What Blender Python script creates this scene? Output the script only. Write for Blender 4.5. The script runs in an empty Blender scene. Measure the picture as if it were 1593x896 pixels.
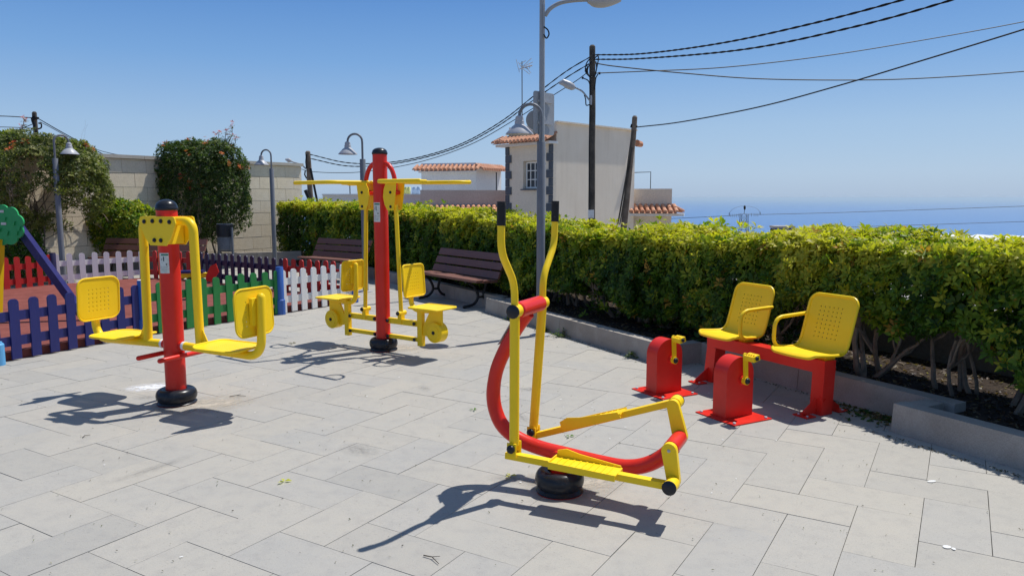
import bpy, bmesh, math, random
import numpy as np
from mathutils import Vector, Matrix
random.seed(7); rng = np.random.default_rng(11)
R = math.radians
sc = bpy.context.scene
COL = sc.collection

# ------------------------------------------------------------------ camera, sky, sun
F_PX, CX, CY, HOR, CAM_H = 1165.0, 796.5, 448.0, 308.0, 1.61
PITCH = math.atan((CY - HOR) / F_PX)
cam_d = bpy.data.cameras.new('camera'); cam = bpy.data.objects.new('camera', cam_d); COL.objects.link(cam)
cam_d.sensor_width = 36.0; cam_d.lens = 36.0 * F_PX / 1593.0
cam_d.clip_start = 0.05; cam_d.clip_end = 400000
cam.location = (0, 0, CAM_H); cam.rotation_euler = (math.pi / 2 - PITCH, 0, 0)
sc.camera = cam

SUN = Vector((0.402, 0.290, 1.0)).normalized()
SUN_EL = math.asin(SUN.z); SUN_AZ = math.atan2(SUN.x, SUN.y)
world = bpy.data.worlds.new('World'); sc.world = world; world.use_nodes = True
wn = world.node_tree.nodes; wl = world.node_tree.links
sky = wn.new('ShaderNodeTexSky'); sky.sky_type = 'NISHITA'; sky.sun_disc = False
sky.sun_elevation = SUN_EL; sky.sun_rotation = SUN_AZ
sky.altitude = 300; sky.air_density = 1.0; sky.dust_density = 0.6; sky.ozone_density = 1.6
# clear blue sky: the physical sky blended with the colours the photograph shows above the sea, the same all round; the unseen upper dome is made less blue to neutralise shadows
sep = wn.new('ShaderNodeSeparateXYZ'); wl.new(wn.new('ShaderNodeTexCoord').outputs['Generated'], sep.inputs[0])
rmp = wn.new('ShaderNodeValToRGB'); els = rmp.color_ramp.elements
stops = [(0.0, (2.0, 2.92, 4.35)), (.03, (2.15, 3.12, 4.55)), (.09, (1.85, 2.9, 4.45)), (.17, (.96, 2.15, 4.25)), (.27, (.32, 1.30, 3.62)), (.6, (.72, 1.35, 2.7)), (1.0, (.92, 1.38, 2.25))]
while len(els) < len(stops): els.new(.5)
for e_, (p_, c_) in zip(els, stops): e_.position = p_; e_.color = tuple(v / 8.0 for v in c_) + (1,)
wl.new(sep.outputs[2], rmp.inputs[0])
up8 = wn.new('ShaderNodeMixRGB'); up8.blend_type = 'MULTIPLY'; up8.inputs[0].default_value = 1; up8.inputs[2].default_value = (8, 8, 8, 1); wl.new(rmp.outputs[0], up8.inputs[1])
bl = wn.new('ShaderNodeMixRGB'); bl.inputs[0].default_value = .85; wl.new(sky.outputs[0], bl.inputs[1]); wl.new(up8.outputs[0], bl.inputs[2])
wl.new(bl.outputs[0], wn['Background'].inputs[0]); wn['Background'].inputs[1].default_value = 0.125
sun_d = bpy.data.lights.new('sun', 'SUN'); sun_d.energy = 3.9; sun_d.angle = R(0.53); sun_d.color = (1.0, 0.975, 0.925)
sun = bpy.data.objects.new('sun', sun_d); COL.objects.link(sun)
sun.rotation_euler = (-SUN).to_track_quat('-Z', 'Y').to_euler()
sc.view_settings.view_transform = 'Standard'; sc.view_settings.look = 'None'
sc.view_settings.exposure = 0.34; sc.view_settings.gamma = 1.0
try:
    sc.cycles.volume_bounces = 0; sc.cycles.max_bounces = 8; sc.cycles.transparent_max_bounces = 8
except Exception: pass

# ------------------------------------------------------------------ helpers
_c, _s = math.cos(PITCH), math.sin(PITCH)
def at(px, py, Y):
    """a point of the place at distance Y ahead, as surveyed from the photograph"""
    u = (px - CX) / F_PX; v = -(py - CY) / F_PX
    ry, rz = _c + v * _s, -_s + v * _c
    return Vector((u / ry * Y, Y, CAM_H + rz / ry * Y))

def srgb(*c):
    return tuple(((x/255)/12.92 if x/255 <= .04045 else ((x/255+.055)/1.055)**2.4) for x in c) + (1,)

class NT:
    def __init__(s, name):
        s.m = bpy.data.materials.new(name); s.m.use_nodes = True
        s.n = s.m.node_tree.nodes; s.l = s.m.node_tree.links
        s.b = s.n['Principled BSDF']; s.out = s.n['Material Output']
    def node(s, t, **k):
        n = s.n.new('ShaderNode' + t)
        for a, v in k.items(): setattr(n, a, v)
        return n
    def lk(s, a, b): s.l.new(a, b)
    def coord(s, kind='Object'):
        return s.node('TexCoord').outputs[kind]
    def noise(s, scale, detail=4, rough=.55, vec=None, dist=0):
        n = s.node('TexNoise'); n.inputs['Scale'].default_value = scale; n.inputs['Detail'].default_value = detail
        n.inputs['Roughness'].default_value = rough; n.inputs['Distortion'].default_value = dist
        s.lk(vec if vec is not None else s.coord(), n.inputs['Vector']); return n.outputs['Fac']
    def ramp(s, fac, stops):
        r = s.node('ValToRGB'); e = r.color_ramp.elements
        while len(e) < len(stops): e.new(.5)
        for i, (p, c) in enumerate(stops):
            e[i].position = p; e[i].color = c if len(c) == 4 else tuple(c) + (1,)
        s.lk(fac, r.inputs[0]); return r.outputs[0]
    def mix(s, fac, a, b, mode='MIX'):
        m = s.node('MixRGB'); m.blend_type = mode
        for i, v in zip((0, 1, 2), (fac, a, b)):
            if hasattr(v, 'is_output'): s.lk(v, m.inputs[i])
            else: m.inputs[i].default_value = v if i == 0 or len(v) == 4 else tuple(v) + (1,)
        return m.outputs[0]
    def math(s, op, a, b=0.0):
        m = s.node('Math'); m.operation = op
        for i, v in zip((0, 1), (a, b)):
            if hasattr(v, 'is_output'): s.lk(v, m.inputs[i])
            else: m.inputs[i].default_value = v
        return m.outputs[0]
    def bump(s, h, strength=.3, dist=.01):
        b = s.node('Bump'); b.inputs['Strength'].default_value = strength; b.inputs['Distance'].default_value = dist
        s.lk(h, b.inputs['Height']); s.lk(b.outputs[0], s.b.inputs['Normal'])
    def set(s, color=None, rough=None, metal=None, spec=None):
        def put(k, v):
            if v is None: return
            if hasattr(v, 'is_output'): s.lk(v, s.b.inputs[k])
            else: s.b.inputs[k].default_value = v if not isinstance(v, tuple) or len(v) == 4 else tuple(v) + (1,)
        put('Base Color', color); put('Roughness', rough); put('Metallic', metal); put('Specular IOR Level', spec)

M = {}
def paint(name, col, rough=.32, var=.12, dirt=.25, scale=9):
    t = NT(name)
    n1 = t.noise(scale, 5); n2 = t.noise(scale * 7, 3)
    dark = tuple(c * (1 - var * 2.2) for c in col[:3]); lite = tuple(min(1, c * (1 + var) + .01) for c in col[:3])
    c = t.mix(n1, dark, lite)
    d = t.ramp(t.math('MULTIPLY', n2, t.math('ADD', n1, .5)), [(.60, (0, 0, 0)), (.76, (1, 1, 1))])
    fade = t.noise(2.3, 4, .6, None, .5); c = t.mix(t.math('MULTIPLY', fade, 0.0 if max(col) < .1 else .012), c, (.8, .75, .68))
    c = t.mix(t.math('MULTIPLY', d, dirt), c, (.2, .17, .13))
    r = t.math('ADD', t.math('MULTIPLY', n1, .25), rough - .1)
    t.set(c, r, spec=.30); t.bump(t.noise(260, 2), .06, .002); M[name] = t.m
paint('yellow', (.97, .635, .004), .40, .04, .04)
paint('red', (.70, .018, .008), .30, .07, .06)
paint('red_dark', (.56, .014, .01), .36, .07, .12)
paint('black', (.012, .014, .02), .28, .1, .10)
paint('grip', (.012, .011, .012), .6)
paint('grey_post', (.17, .18, .20), .42, .12, .15)
paint('grey_pole', (.33, .345, .37), .45, .08, .1)
paint('lamp_metal', (.42, .42, .44), .35, .08, .1)
paint('iron', (.015, .015, .016), .5)
paint('green_panel', (.015, .36, .10), .4, .05, .05)
paint('navy_beam', (.018, .014, .12), .35)
paint('white_paint', (.80, .80, .78), .5, .03, .1)
paint('bolt_steel', (.5, .5, .5), .35)
paint('blue_sign', (.02, .06, .3), .4)
paint('orange', (.7, .18, .02), .4)
for nm, col in dict(wood_blue=(.014, .018, .14), wood_navy=(.012, .008, .055), wood_green=(.02, .22, .045), wood_white=(.84, .83, .80), wood_red=(.50, .018, .014), post_blue=(.035, .12, .42), light_blue=(.12, .42, .75)).items():
    t = NT(nm)
    mp = t.node('Mapping'); mp.inputs['Scale'].default_value = (14, 14, 1.3); t.lk(t.coord(), mp.inputs[0])
    n = t.noise(6, 5, .6, mp.outputs[0]); oi = t.node('ObjectInfo').outputs['Random']
    base = t.mix(n, tuple(c * .72 for c in col), tuple(min(1, c * 1.12 + .004) for c in col))
    base = t.mix(t.math('MULTIPLY', oi, .22), base, tuple(c * .7 for c in col))
    wear = t.ramp(t.noise(16, 5, .7), [(.66, (0, 0, 0)), (.74, (1, 1, 1))])
    base = t.mix(t.math('MULTIPLY', wear, .35), base, (.25, .2, .16))
    t.set(base, .5); t.bump(n, .25, .004); M[nm] = t.m
# bench wood
t = NT('bench_wood'); mp = t.node('Mapping'); mp.inputs['Scale'].default_value = (1.2, 22, 22); t.lk(t.coord(), mp.inputs[0])
n = t.noise(4, 6, .6, mp.outputs[0])
t.set(t.mix(n, (.125, .050, .036), (.23, .100, .072)), .5); t.bump(n, .3, .003); M['bench_wood'] = t.m
# stone paving: each slab a little different
t = NT('paving_stone')
oi = t.node('ObjectInfo').outputs['Random']; isl = t.node('NewGeometry').outputs['Random Per Island']
rnd = t.math('FRACT', t.math('ADD', oi, isl))
wp = t.node('NewGeometry').outputs['Position']
base = t.ramp(rnd, [(0, (.325, .312, .286)), (.25, (.358, .339, .303)), (.5, (.368, .349, .313)), (.75, (.342, .330, .306)), (1, (.384, .359, .313))])
big = t.noise(1.7, 5, .6, wp, .6); mid = t.noise(11, 6, .65, wp); fine = t.noise(190, 3, .7, wp)
col = t.mix(t.ramp(big, [(.3, (0, 0, 0)), (.75, (1, 1, 1))]), base, t.mix(.30, base, (.47, .42, .345)))
vein = t.ramp(mid, [(.33, (.92, .92, .93)), (.50, (1, 1, 1)), (.75, (1.03, 1.025, 1.01))])
col = t.mix(1.0, col, vein, 'MULTIPLY')
mpv = t.node('Mapping'); mpv.inputs['Scale'].default_value = (26, 60, 26); mpv.inputs['Rotation'].default_value = (0, 0, R(59)); t.lk(wp, mpv.inputs[0])
po = t.noise(1.9, 7, .8, mpv.outputs[0])
pores = t.ramp(po, [(.35, (.42, .41, .40)), (.42, (1, 1, 1))])
pmask = t.ramp(t.noise(2.3, 3, .5, wp), [(.35, (.25, .25, .25)), (.58, (1, 1, 1))])
col = t.mix(pmask, col, t.mix(1.0, col, pores, 'MULTIPLY'))
col = t.mix(1.0, col, t.ramp(fine, [(.3, (.86, .86, .86)), (.6, (1.05, 1.05, 1.05))]), 'MULTIPLY')
t.set(col, t.math('ADD', t.math('MULTIPLY', mid, .25), .55), spec=.35)
t.bump(t.math('ADD', t.math('MULTIPLY', fine, .5), po), .35, .002); M['paving_stone'] = t.m
def rough_mat(name, c1, c2, scale=6, fine=90, rough=.9, bump=.4, bd=.01, geo=False, spots=None):
    t = NT(name); v = t.node('NewGeometry').outputs['Position'] if geo else t.coord()
    a = t.noise(scale, 6, .6, v, .3); b = t.noise(fine, 4, .65, v)
    c = t.mix(t.ramp(a, [(.3, (0, 0, 0)), (.7, (1, 1, 1))]), c1, c2)
    c = t.mix(1.0, c, t.ramp(b, [(.3, (.78, .78, .78)), (.65, (1.06, 1.06, 1.06))]), 'MULTIPLY')
    if spots: c = t.mix(t.ramp(t.noise(spots[0], 3, .5, v), [(.6, (0, 0, 0)), (.68, (1, 1, 1))]), c, spots[1])
    t.set(c, rough, spec=.25); t.bump(b, bump, bd); M[name] = t.m; return t
rough_mat('joint', (.16, .15, .135), (.34, .32, .285), 2.2, geo=True)
rough_mat('kerb_stone', (.29, .255, .22), (.41, .37, .325), 3, 120, geo=True, bump=.3, bd=.004)
rough_mat('rubber', (.17, .045, .035), (.25, .075, .06), 5, 150, geo=True)
rough_mat('rubber_edge', (.10, .028, .024), (.15, .04, .034), 5, 150, geo=True)
rough_mat('soil', (.025, .017, .012), (.06, .04, .027), 9, 60, bump=.9, bd=.03)
rough_mat('sand_patch', (.36, .32, .26), (.46, .41, .33), 9, 90)
rough_mat('terrain', (.30, .265, .21), (.42, .38, .31), .05, 2)
rough_mat('block_stone', (.82, .69, .50), (.90, .78, .60), 5, 60, bump=.5, bd=.01)
rough_mat('wall_dark', (.13, .125, .12), (.19, .18, .17), 2, 40)
rough_mat('mortar', (.28, .25, .21), (.36, .32, .27), 5)
rough_mat('coping', (.50, .46, .39), (.58, .53, .45), 4)
rough_mat('render_beige', (.76, .66, .535), (.82, .725, .60), .7, 25, bump=.2)
rough_mat('render_white', (.72, .72, .72), (.80, .80, .79), .7, 25, bump=.1)
rough_mat('render_cream', (.72, .61, .50), (.77, .67, .55), .7, 25, bump=.1)
rough_mat('render_grey', (.50, .46, .42), (.55, .51, .47), .7, 25, bump=.1)
rough_mat('quoin_grey', (.085, .10, .125), (.12, .135, .16), 3, 30)
rough_mat('terracotta', (.48, .20, .11), (.66, .36, .23), 2.5, 20, .8)
rough_mat('wood_pole', (.13, .095, .07), (.27, .21, .16), 3, 40, bump=.5)
rough_mat('wood_pole_dark', (.05, .042, .036), (.13, .11, .09), 3, 40, bump=.5)
rough_mat('bark', (.17, .13, .10), (.32, .26, .20), 12, 80, bump=.5)
rough_mat('bin_grey', (.10, .12, .15), (.15, .17, .20), 9, 60, .5)
rough_mat('cable', (.008, .008, .01), (.016, .016, .018), 9, 60, .6)
rough_mat('glass_dark', (.03, .035, .045), (.05, .055, .07), 1, 4, .1, bump=0)
rough_mat('sticker_white', (.62, .64, .60), (.70, .72, .68), 9, 60, .5, bump=0)
rough_mat('sticker_green', (.02, .16, .09), (.03, .2, .11), 9, 60, .5, bump=0)
rough_mat('sticker_ink', (.05, .07, .07), (.09, .11, .11), 9, 60, .5, bump=0)
rough_mat('pylon_steel', (.10, .11, .12), (.14, .15, .16), 9, 60, .6, bump=0)
rough_mat('towel_blue', (.45, .58, .75), (.55, .68, .82), 9, 60, .9)
rough_mat('towel_yellow', (.65, .66, .2), (.7, .7, .3), 9, 60, .9)
rough_mat('insulator', (.10, .04, .02), (.12, .05, .03), 9)

def leaf_mat(name, trans=.42, rough=.48):
    t = NT(name); a = t.node('Attribute'); a.attribute_name = 'tint'
    v = t.mix(1.0, a.outputs['Color'], t.ramp(t.noise(40, 2), [(.3, (.8, .8, .8)), (.7, (1.15, 1.15, 1.15))]), 'MULTIPLY')
    t.set(v, rough, spec=.28)
    tr = t.node('BsdfTranslucent'); mx = t.node('MixShader'); mx.inputs[0].default_value = trans
    hs = t.mix(1.0, v, (1.25, 1.45, .55), 'MULTIPLY'); t.lk(hs, tr.inputs[0])
    t.lk(t.b.outputs[0], mx.inputs[1]); t.lk(tr.outputs[0], mx.inputs[2]); t.lk(mx.outputs[0], t.out.inputs[0]); M[name] = t.m
leaf_mat('leaf'); leaf_mat('flower', .3, .6)
# white splash that fades out at its edge
def stain_mat(name, c, strength):
    t = NT(name); t.set(c, .9, spec=.2)
    g = t.node('TexGradient'); g.gradient_type = 'SPHERICAL'; t.lk(t.coord(), g.inputs[0])
    n = t.noise(3.2, 6, .75)
    a = t.math('MULTIPLY', g.outputs['Fac'], t.ramp(n, [(.38, (0, 0, 0)), (.62, (1.6, 1.6, 1.6))]))
    a = t.math('MINIMUM', t.math('MULTIPLY', a, strength), .9); t.lk(a, t.b.inputs['Alpha']); M[name] = t.m
stain_mat('stain_white', (.72, .73, .76, 1), 1.5); stain_mat('stain_drop', (.74, .74, .73, 1), 14)
stain_mat('stain_sand', (.46, .41, .34, 1), 1.1); stain_mat('stain_dark', (.27, .26, .25, 1), .35)
# sea
t = NT('sea_water'); v = t.node('NewGeometry').outputs['Position']
mp = t.node('Mapping'); mp.inputs['Scale'].default_value = (.0002, .0009, 1); t.lk(v, mp.inputs[0])
n = t.noise(1.5, 4, .6, mp.outputs[0])
t.set(t.mix(n, (.05, .155, .36), (.065, .18, .39)), .55, spec=.3); M['sea_water'] = t.m

def shade(me, ang=35, smooth=True):
    if smooth:
        me.polygons.foreach_set('use_smooth', [True] * len(me.polygons))
        try: me.set_sharp_from_angle(angle=R(ang))
        except Exception: pass

class MB:
    def __init__(s): s.bm = bmesh.new()
    def _add(s, vs, fs):
        v = [s.bm.verts.new(p) for p in vs]
        for f in fs:
            try: s.bm.faces.new([v[i] for i in f])
            except ValueError: pass
        return v
    def box(s, c, size, rz=0, M4=None, taper=None):
        hx, hy, hz = size[0] / 2, size[1] / 2, size[2] / 2
        P = [Vector((x * hx, y * hy, z * hz)) for z in (-1, 1) for y in (-1, 1) for x in (-1, 1)]
        if taper:
            for p in P:
                if p.z > 0: p.x *= taper; p.y *= taper
        T = Matrix.Translation(c) @ (M4 if M4 is not None else Matrix.Rotation(rz, 4, 'Z'))
        s._add([T @ p for p in P], [(0, 2, 3, 1), (4, 5, 7, 6), (0, 1, 5, 4), (2, 6, 7, 3), (0, 4, 6, 2), (1, 3, 7, 5)])
        return s
    def bar(s, a, b, w, h, up=(0, 0, 1)):
        """box section from a to b; h is measured along up, w across"""
        a, b = Vector(a), Vector(b); d = b - a; L = d.length; x = d.normalized(); y = Vector(up).cross(x).normalized(); z = x.cross(y)
        m = Matrix((x, y, z)).transposed().to_4x4()
        return s.box((a + b) / 2, (L, w, h), M4=m)
    def tube(s, pts, r, n=12, caps=True, round_end=False):
        pts = [Vector(p) for p in pts]; rs = r if isinstance(r, (list, tuple)) else [r] * len(pts)
        rs = list(rs)
        if round_end:
            d0 = (pts[0] - pts[1]).normalized(); d1 = (pts[-1] - pts[-2]).normalized()
            a = [(pts[0] + d0 * rs[0] * k, rs[0] * q) for k, q in ((.9, .45), (.5, .87))]
            b = [(pts[-1] + d1 * rs[-1] * k, rs[-1] * q) for k, q in ((.5, .87), (.9, .45))]
            pts = [p for p, _ in a] + pts + [p for p, _ in b]; rs = [q for _, q in a] + rs + [q for _, q in b]
        rings = []; ref = None
        for i, p in enumerate(pts):
            if i == 0: d = pts[1] - p
            elif i == len(pts) - 1: d = p - pts[-2]
            else: d = (pts[i + 1] - p).normalized() + (p - pts[i - 1]).normalized()
            if d.length < 1e-9: d = Vector((0, 0, 1))
            d.normalize()
            if ref is None: ref = Vector((0, 0, 1)) if abs(d.z) < .9 else Vector((1, 0, 0))
            x = ref - d * ref.dot(d)
            if x.length < 1e-6: x = d.orthogonal()
            x.normalize(); y = d.cross(x); ref = x
            rings.append([s.bm.verts.new(p + (x * math.cos(2 * math.pi * k / n) + y * math.sin(2 * math.pi * k / n)) * rs[i]) for k in range(n)])
        for a, b in zip(rings, rings[1:]):
            for k in range(n): s.bm.faces.new((a[k], a[(k + 1) % n], b[(k + 1) % n], b[k]))
        if caps: s.bm.faces.new(rings[0][::-1]); s.bm.faces.new(rings[-1])
        return s
    def cyl(s, a, b, r, n=20): return s.tube([a, b], r, n)
    def lathe(s, prof, c=(0, 0, 0), n=32):
        c = Vector(c); rings = []
        for r, z in prof:
            rings.append([s.bm.verts.new(c + Vector((r * math.cos(2 * math.pi * k / n), r * math.sin(2 * math.pi * k / n), z))) for k in range(n)] if r > 1e-6 else [s.bm.verts.new(c + Vector((0, 0, z)))])
        for a, b in zip(rings, rings[1:]):
            for k in range(n):
                k2 = (k + 1) % n
                if len(a) == 1 and len(b) == 1: continue
                if len(a) == 1: s.bm.faces.new((a[0], b[k2], b[k])) if False else s.bm.faces.new((a[0], b[k], b[k2]))
                elif len(b) == 1: s.bm.faces.new((a[k], b[0], a[k2]))
                else: s.bm.faces.new((a[k], b[k], b[k2], a[k2]))
        return s
    def prism(s, poly, o, ex, ey, depth):
        """polygon in plane (o,ex,ey), extruded both ways by depth/2"""
        o, ex, ey = Vector(o), Vector(ex), Vector(ey); nz = ex.cross(ey).normalized()
        a = [s.bm.verts.new(o + ex * p[0] + ey * p[1] + nz * depth / 2) for p in poly]
        b = [s.bm.verts.new(o + ex * p[0] + ey * p[1] - nz * depth / 2) for p in poly]
        s.bm.faces.new(a); s.bm.faces.new(b[::-1]); N = len(poly)
        for i in range(N): s.bm.faces.new((a[i], b[i], b[(i + 1) % N], a[(i + 1) % N]))
        return s
    def ball(s, c, r, n=10, squash=None):
        bmesh.ops.create_uvsphere(s.bm, u_segments=n, v_segments=max(5, n // 2 + 1), radius=r, matrix=Matrix.Translation(c) @ (squash if squash is not None else Matrix.Identity(4)))
        return s
    def bevel(s, w, seg=2, ang=30):
        es = [e for e in s.bm.edges if len(e.link_faces) == 2 and e.calc_face_angle(0) > R(ang)]
        bmesh.ops.bevel(s.bm, geom=es, offset=w, segments=seg, profile=.6, affect='EDGES', clamp_overlap=True)
        return s
    def mesh(s, name, smooth=True, ang=35):
        bmesh.ops.recalc_face_normals(s.bm, faces=s.bm.faces)
        me = bpy.data.meshes.new(name); s.bm.to_mesh(me); s.bm.free(); shade(me, ang, smooth); return me
    def build(s, name, mat, parent=None, smooth=True, ang=35, **k):
        me = s.mesh(name, smooth, ang); me.materials.append(M[mat])
        return link(name, me, parent, **k)

def link(name, me, parent=None, loc=None, rz=None, stuff=False):
    o = bpy.data.objects.new(name, me); COL.objects.link(o)
    if parent is not None: o.parent = parent
    if loc is not None: o.location = loc
    if rz is not None: o.rotation_euler = (0, 0, rz)
    if stuff: o['kind'] = 'stuff'
    return o
def tag(o, label, cat, group=None):
    o['label'] = label; o['category'] = cat
    if group: o['group'] = group
    return o
def thing(name, label, cat, loc=(0, 0, 0), rz=0, group=None):
    o = bpy.data.objects.new(name, None); COL.objects.link(o); o.empty_display_size = .1
    o.location = loc; o.rotation_euler = (0, 0, rz); return tag(o, label, cat, group)
def copy_tree(o, parent=None):
    c = o.copy(); COL.objects.link(c)
    if parent is not None: c.parent = parent
    for ch in list(o.children): copy_tree(ch, c)
    return c

def spline(pts, k=6):
    """Catmull-Rom through pts"""
    P = [Vector(p) for p in pts]; P = [P[0] * 2 - P[1]] + P + [P[-1] * 2 - P[-2]]; out = []
    for i in range(1, len(P) - 2):
        for j in range(k):
            t = j / k; a, b, c, d = P[i - 1], P[i], P[i + 1], P[i + 2]
            out.append(.5 * ((2 * b) + (c - a) * t + (2 * a - 5 * b + 4 * c - d) * t * t + (3 * b - a - 3 * c + d) * t ** 3))
    out.append(P[-2]); return out
def fillet(pts, r, k=6):
    """polyline with rounded corners"""
    P = [Vector(p) for p in pts]; out = [P[0]]
    for i in range(1, len(P) - 1):
        a = (P[i - 1] - P[i]); b = (P[i + 1] - P[i]); rr = min(r, a.length * .48, b.length * .48)
        s0, s1 = P[i] + a.normalized() * rr, P[i] + b.normalized() * rr
        for j in range(k + 1):
            t = j / k; out.append(s0 * (1 - t) ** 2 + P[i] * 2 * t * (1 - t) + s1 * t * t)
    out.append(P[-1]); return out

# perforated pressed-metal sheet with rounded corners; f(x, y) -> 3D
def sheet(name, f, W, H, r, mat, parent, holes, hs=.005, thick=.006, rim=.010, cells=(20, 20)):
    nx, ny = cells; bm = bmesh.new(); V = {}
    def mp(s_, t_):
        x, y = s_ * W / 2, t_ * H / 2; dx, dy = abs(x) - (W / 2 - r), abs(y) - (H / 2 - r)
        if dx > 0 and dy > 0:
            k = max(dx, dy) / math.hypot(dx, dy); dx *= k; dy *= k
            x = math.copysign(W / 2 - r + dx, x); y = math.copysign(H / 2 - r + dy, y)
        return x, y
    def vert(key, x, y):
        if key not in V: V[key] = bm.verts.new(f(x, y))
        return V[key]
    def g(i, j): return vert((i, j), *mp(2 * i / nx - 1, 2 * j / ny - 1))
    x0, x1, y0, y1, sx, sy = holes
    for i in range(nx):
        for j in range(ny):
            q = [g(i, j), g(i + 1, j), g(i + 1, j + 1), g(i, j + 1)]
            if x0 <= i < x1 and y0 <= j < y1 and (i - x0) % sx == 0 and (j - y0) % sy == 0:
                cx, cy = mp(2 * (i + .5) / nx - 1, 2 * (j + .5) / ny - 1)
                h = [bm.verts.new(f(cx + a * hs, cy + b * hs)) for a, b in ((-.8, -.8), (.8, -.8), (.8, .8), (-.8, .8))]
                for k in range(4): bm.faces.new((q[k], q[(k + 1) % 4], h[(k + 1) % 4], h[k]))
            else: bm.faces.new(q)
    bmesh.ops.recalc_face_normals(bm, faces=bm.faces)
    me = bpy.data.meshes.new(name); bm.to_mesh(me); bm.free(); shade(me, 50); me.materials.append(M[mat])
    o = link(name, me, parent); md = o.modifiers.new('solid', 'SOLIDIFY'); md.thickness = thick; md.offset = 0
    if rim:
        per = [(i, 0) for i in range(nx)] + [(nx, j) for j in range(ny)] + [(i, ny) for i in range(nx, 0, -1)] + [(0, j) for j in range(ny, 0, -1)]
        pts = [Vector(f(*mp(2 * i / nx - 1, 2 * j / ny - 1))) for i, j in per]; pts.append(pts[0])
        b = MB().tube(pts, rim, 8, caps=False); b.build('rolled_rim', mat, o)
    return o

def bolt(c, r, axis, parent, mat='black'):
    ax = Vector(axis).normalized(); q = ax.to_track_quat('Z', 'Y').to_matrix().to_4x4()
    MB().ball(Vector(c), r, 12, q @ Matrix.Diagonal((1, 1, .7, 1))).build('bolt_cap', mat, parent)

# ------------------------------------------------------------------ ground, paving
def sheet_obj(name, pts, mat, kind='structure', parent=None, thick=None):
    bm = bmesh.new(); vs = [bm.verts.new(p) for p in pts]; bm.faces.new(vs)
    if thick:
        r = bmesh.ops.extrude_face_region(bm, geom=list(bm.faces))
        for v in [e for e in r['geom'] if isinstance(e, bmesh.types.BMVert)]: v.co.z -= thick
        bmesh.ops.recalc_face_normals(bm, faces=bm.faces)
    me = bpy.data.meshes.new(name); bm.to_mesh(me); bm.free(); me.materials.append(M[mat])
    o = link(name, me, parent)
    if kind: o['kind'] = kind
    return o
U = Vector((.47, -.8827, 0)); Vv = Vector((.8827, .47, 0))
K0 = Vector((.954, 8.008, 0))                       # a point on the foot of the near kerb
def kp(t, off): return K0 + U * t + Vv * off
# terrace slab: everything this side of the hedge
edge = [kp(14, 2.2), kp(-3.0, 2.2), Vector((-1.2, 16.6, 0)), Vector((-4.6, 21.2, 0)), Vector((-14, 10, 0)), Vector((-16, -4, 0)), Vector((8, -8, 0))]
sheet_obj('pavement', [Vector((p.x, p.y, -.034)) for p in edge], 'joint', thick=2.5)
pav = bpy.data.objects['pavement']

MOD_A, MOD_B, ANG = .2982, .2965, R(31)
ea = Vector((math.sin(ANG), math.cos(ANG), 0)); eb = Vector((math.cos(ANG), -math.sin(ANG), 0))
scl = 1.61 / 1.61
A0, B0 = 2.097, -3.055
def slab_mesh(wa, wb, k):
    m = MB(); g = .0016
    m.box((0, 0, -.015), (wb - 2 * g, wa - 2 * g, .03)); m.bevel(.0016, 1)
    rr = random.Random(k)
    for v in m.bm.verts:
        v.co.x += rr.uniform(-.0006, .0006); v.co.y += rr.uniform(-.0006, .0006)
    me = m.mesh('paving_slab', True, 20); me.materials.append(M['paving_stone']); return me
SM = {'V': [slab_mesh(2 * MOD_A, MOD_B, k) for k in range(3)], 'H': [slab_mesh(MOD_A, 2 * MOD_B, k + 5) for k in range(3)]}
def inside(p, poly):
    c = False; n = len(poly)
    for i in range(n):
        a, b = poly[i], poly[(i + 1) % n]
        if (a.y > p.y) != (b.y > p.y) and p.x < (b.x - a.x) * (p.y - a.y) / (b.y - a.y) + a.x: c = not c
    return c
# playground fence corners
P0 = Vector((-5.06, 7.12, 0)); P1 = Vector((-4.32, 8.62, 0)); P2 = Vector((-3.22, 10.32, 0)); P3 = Vector((-2.45, 11.53, 0))
P4 = Vector((-3.80, 12.40, 0)); P5 = Vector((-5.80, 13.85, 0)); P6 = Vector((-7.06, 14.35, 0)); P7 = Vector((-8.13, 13.22, 0)); P8 = Vector((-9.6, 10.3, 0)); P9 = Vector((-6.3, 4.6, 0))
PLAY = [P9, P0, P1, P2, P3, P4, P5, P6, P7, P8]
PLANT = [kp(14, .03), kp(-2.7, .03), kp(-2.7, .5), Vector((-2.4, 15.2, 0)), Vector((-5.0, 19.0, 0)), Vector((-8.6, 15.0, 0)), Vector((-12, 15, 0)), Vector((-6, 23, 0)), Vector((9, 8, 0))]
cells = []
for a in range(-12, 62):
    for b in range(-40, 60):
        k = (b - a) % 4
        if k == 1: ca, cb, t_ = a + .5, b + 1.0, 'H'
        elif k == 0: ca, cb, t_ = a + 1.0, b + .5, 'V'
        else: continue
        p = ea * (A0 + ca * MOD_A) + eb * (B0 + cb * MOD_B)
        if p.y < 1.6 or p.y > 19.5 or abs(p.x) > p.y * .72 + 1.3: continue
        q = K0 - p
        tt_ = (p - K0).dot(U); lim = .62 if .7 < tt_ < 3.6 else .25
        if (p - K0).dot(Vv) > lim and p.y < 10.4: continue
        if inside(p, PLAY) and min((p - x).length for x in (P0, P1, P2, P3)) > .1:
            # keep a margin below the fence
            if inside(p + Vector((.28, -.18, 0)), PLAY): continue
        if inside(p, PLANT) and (p - K0).dot(Vv) > lim: continue
        cells.append((p.length, p, t_))
cells.sort(key=lambda c: c[0])
def in_view(p): return abs(p.x) < p.y * .70 + .3 and p.y > 2.5
vis = [c for c in cells if in_view(c[1])]; hid = [c for c in cells if not in_view(c[1])]
bmS = bmesh.new()
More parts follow.
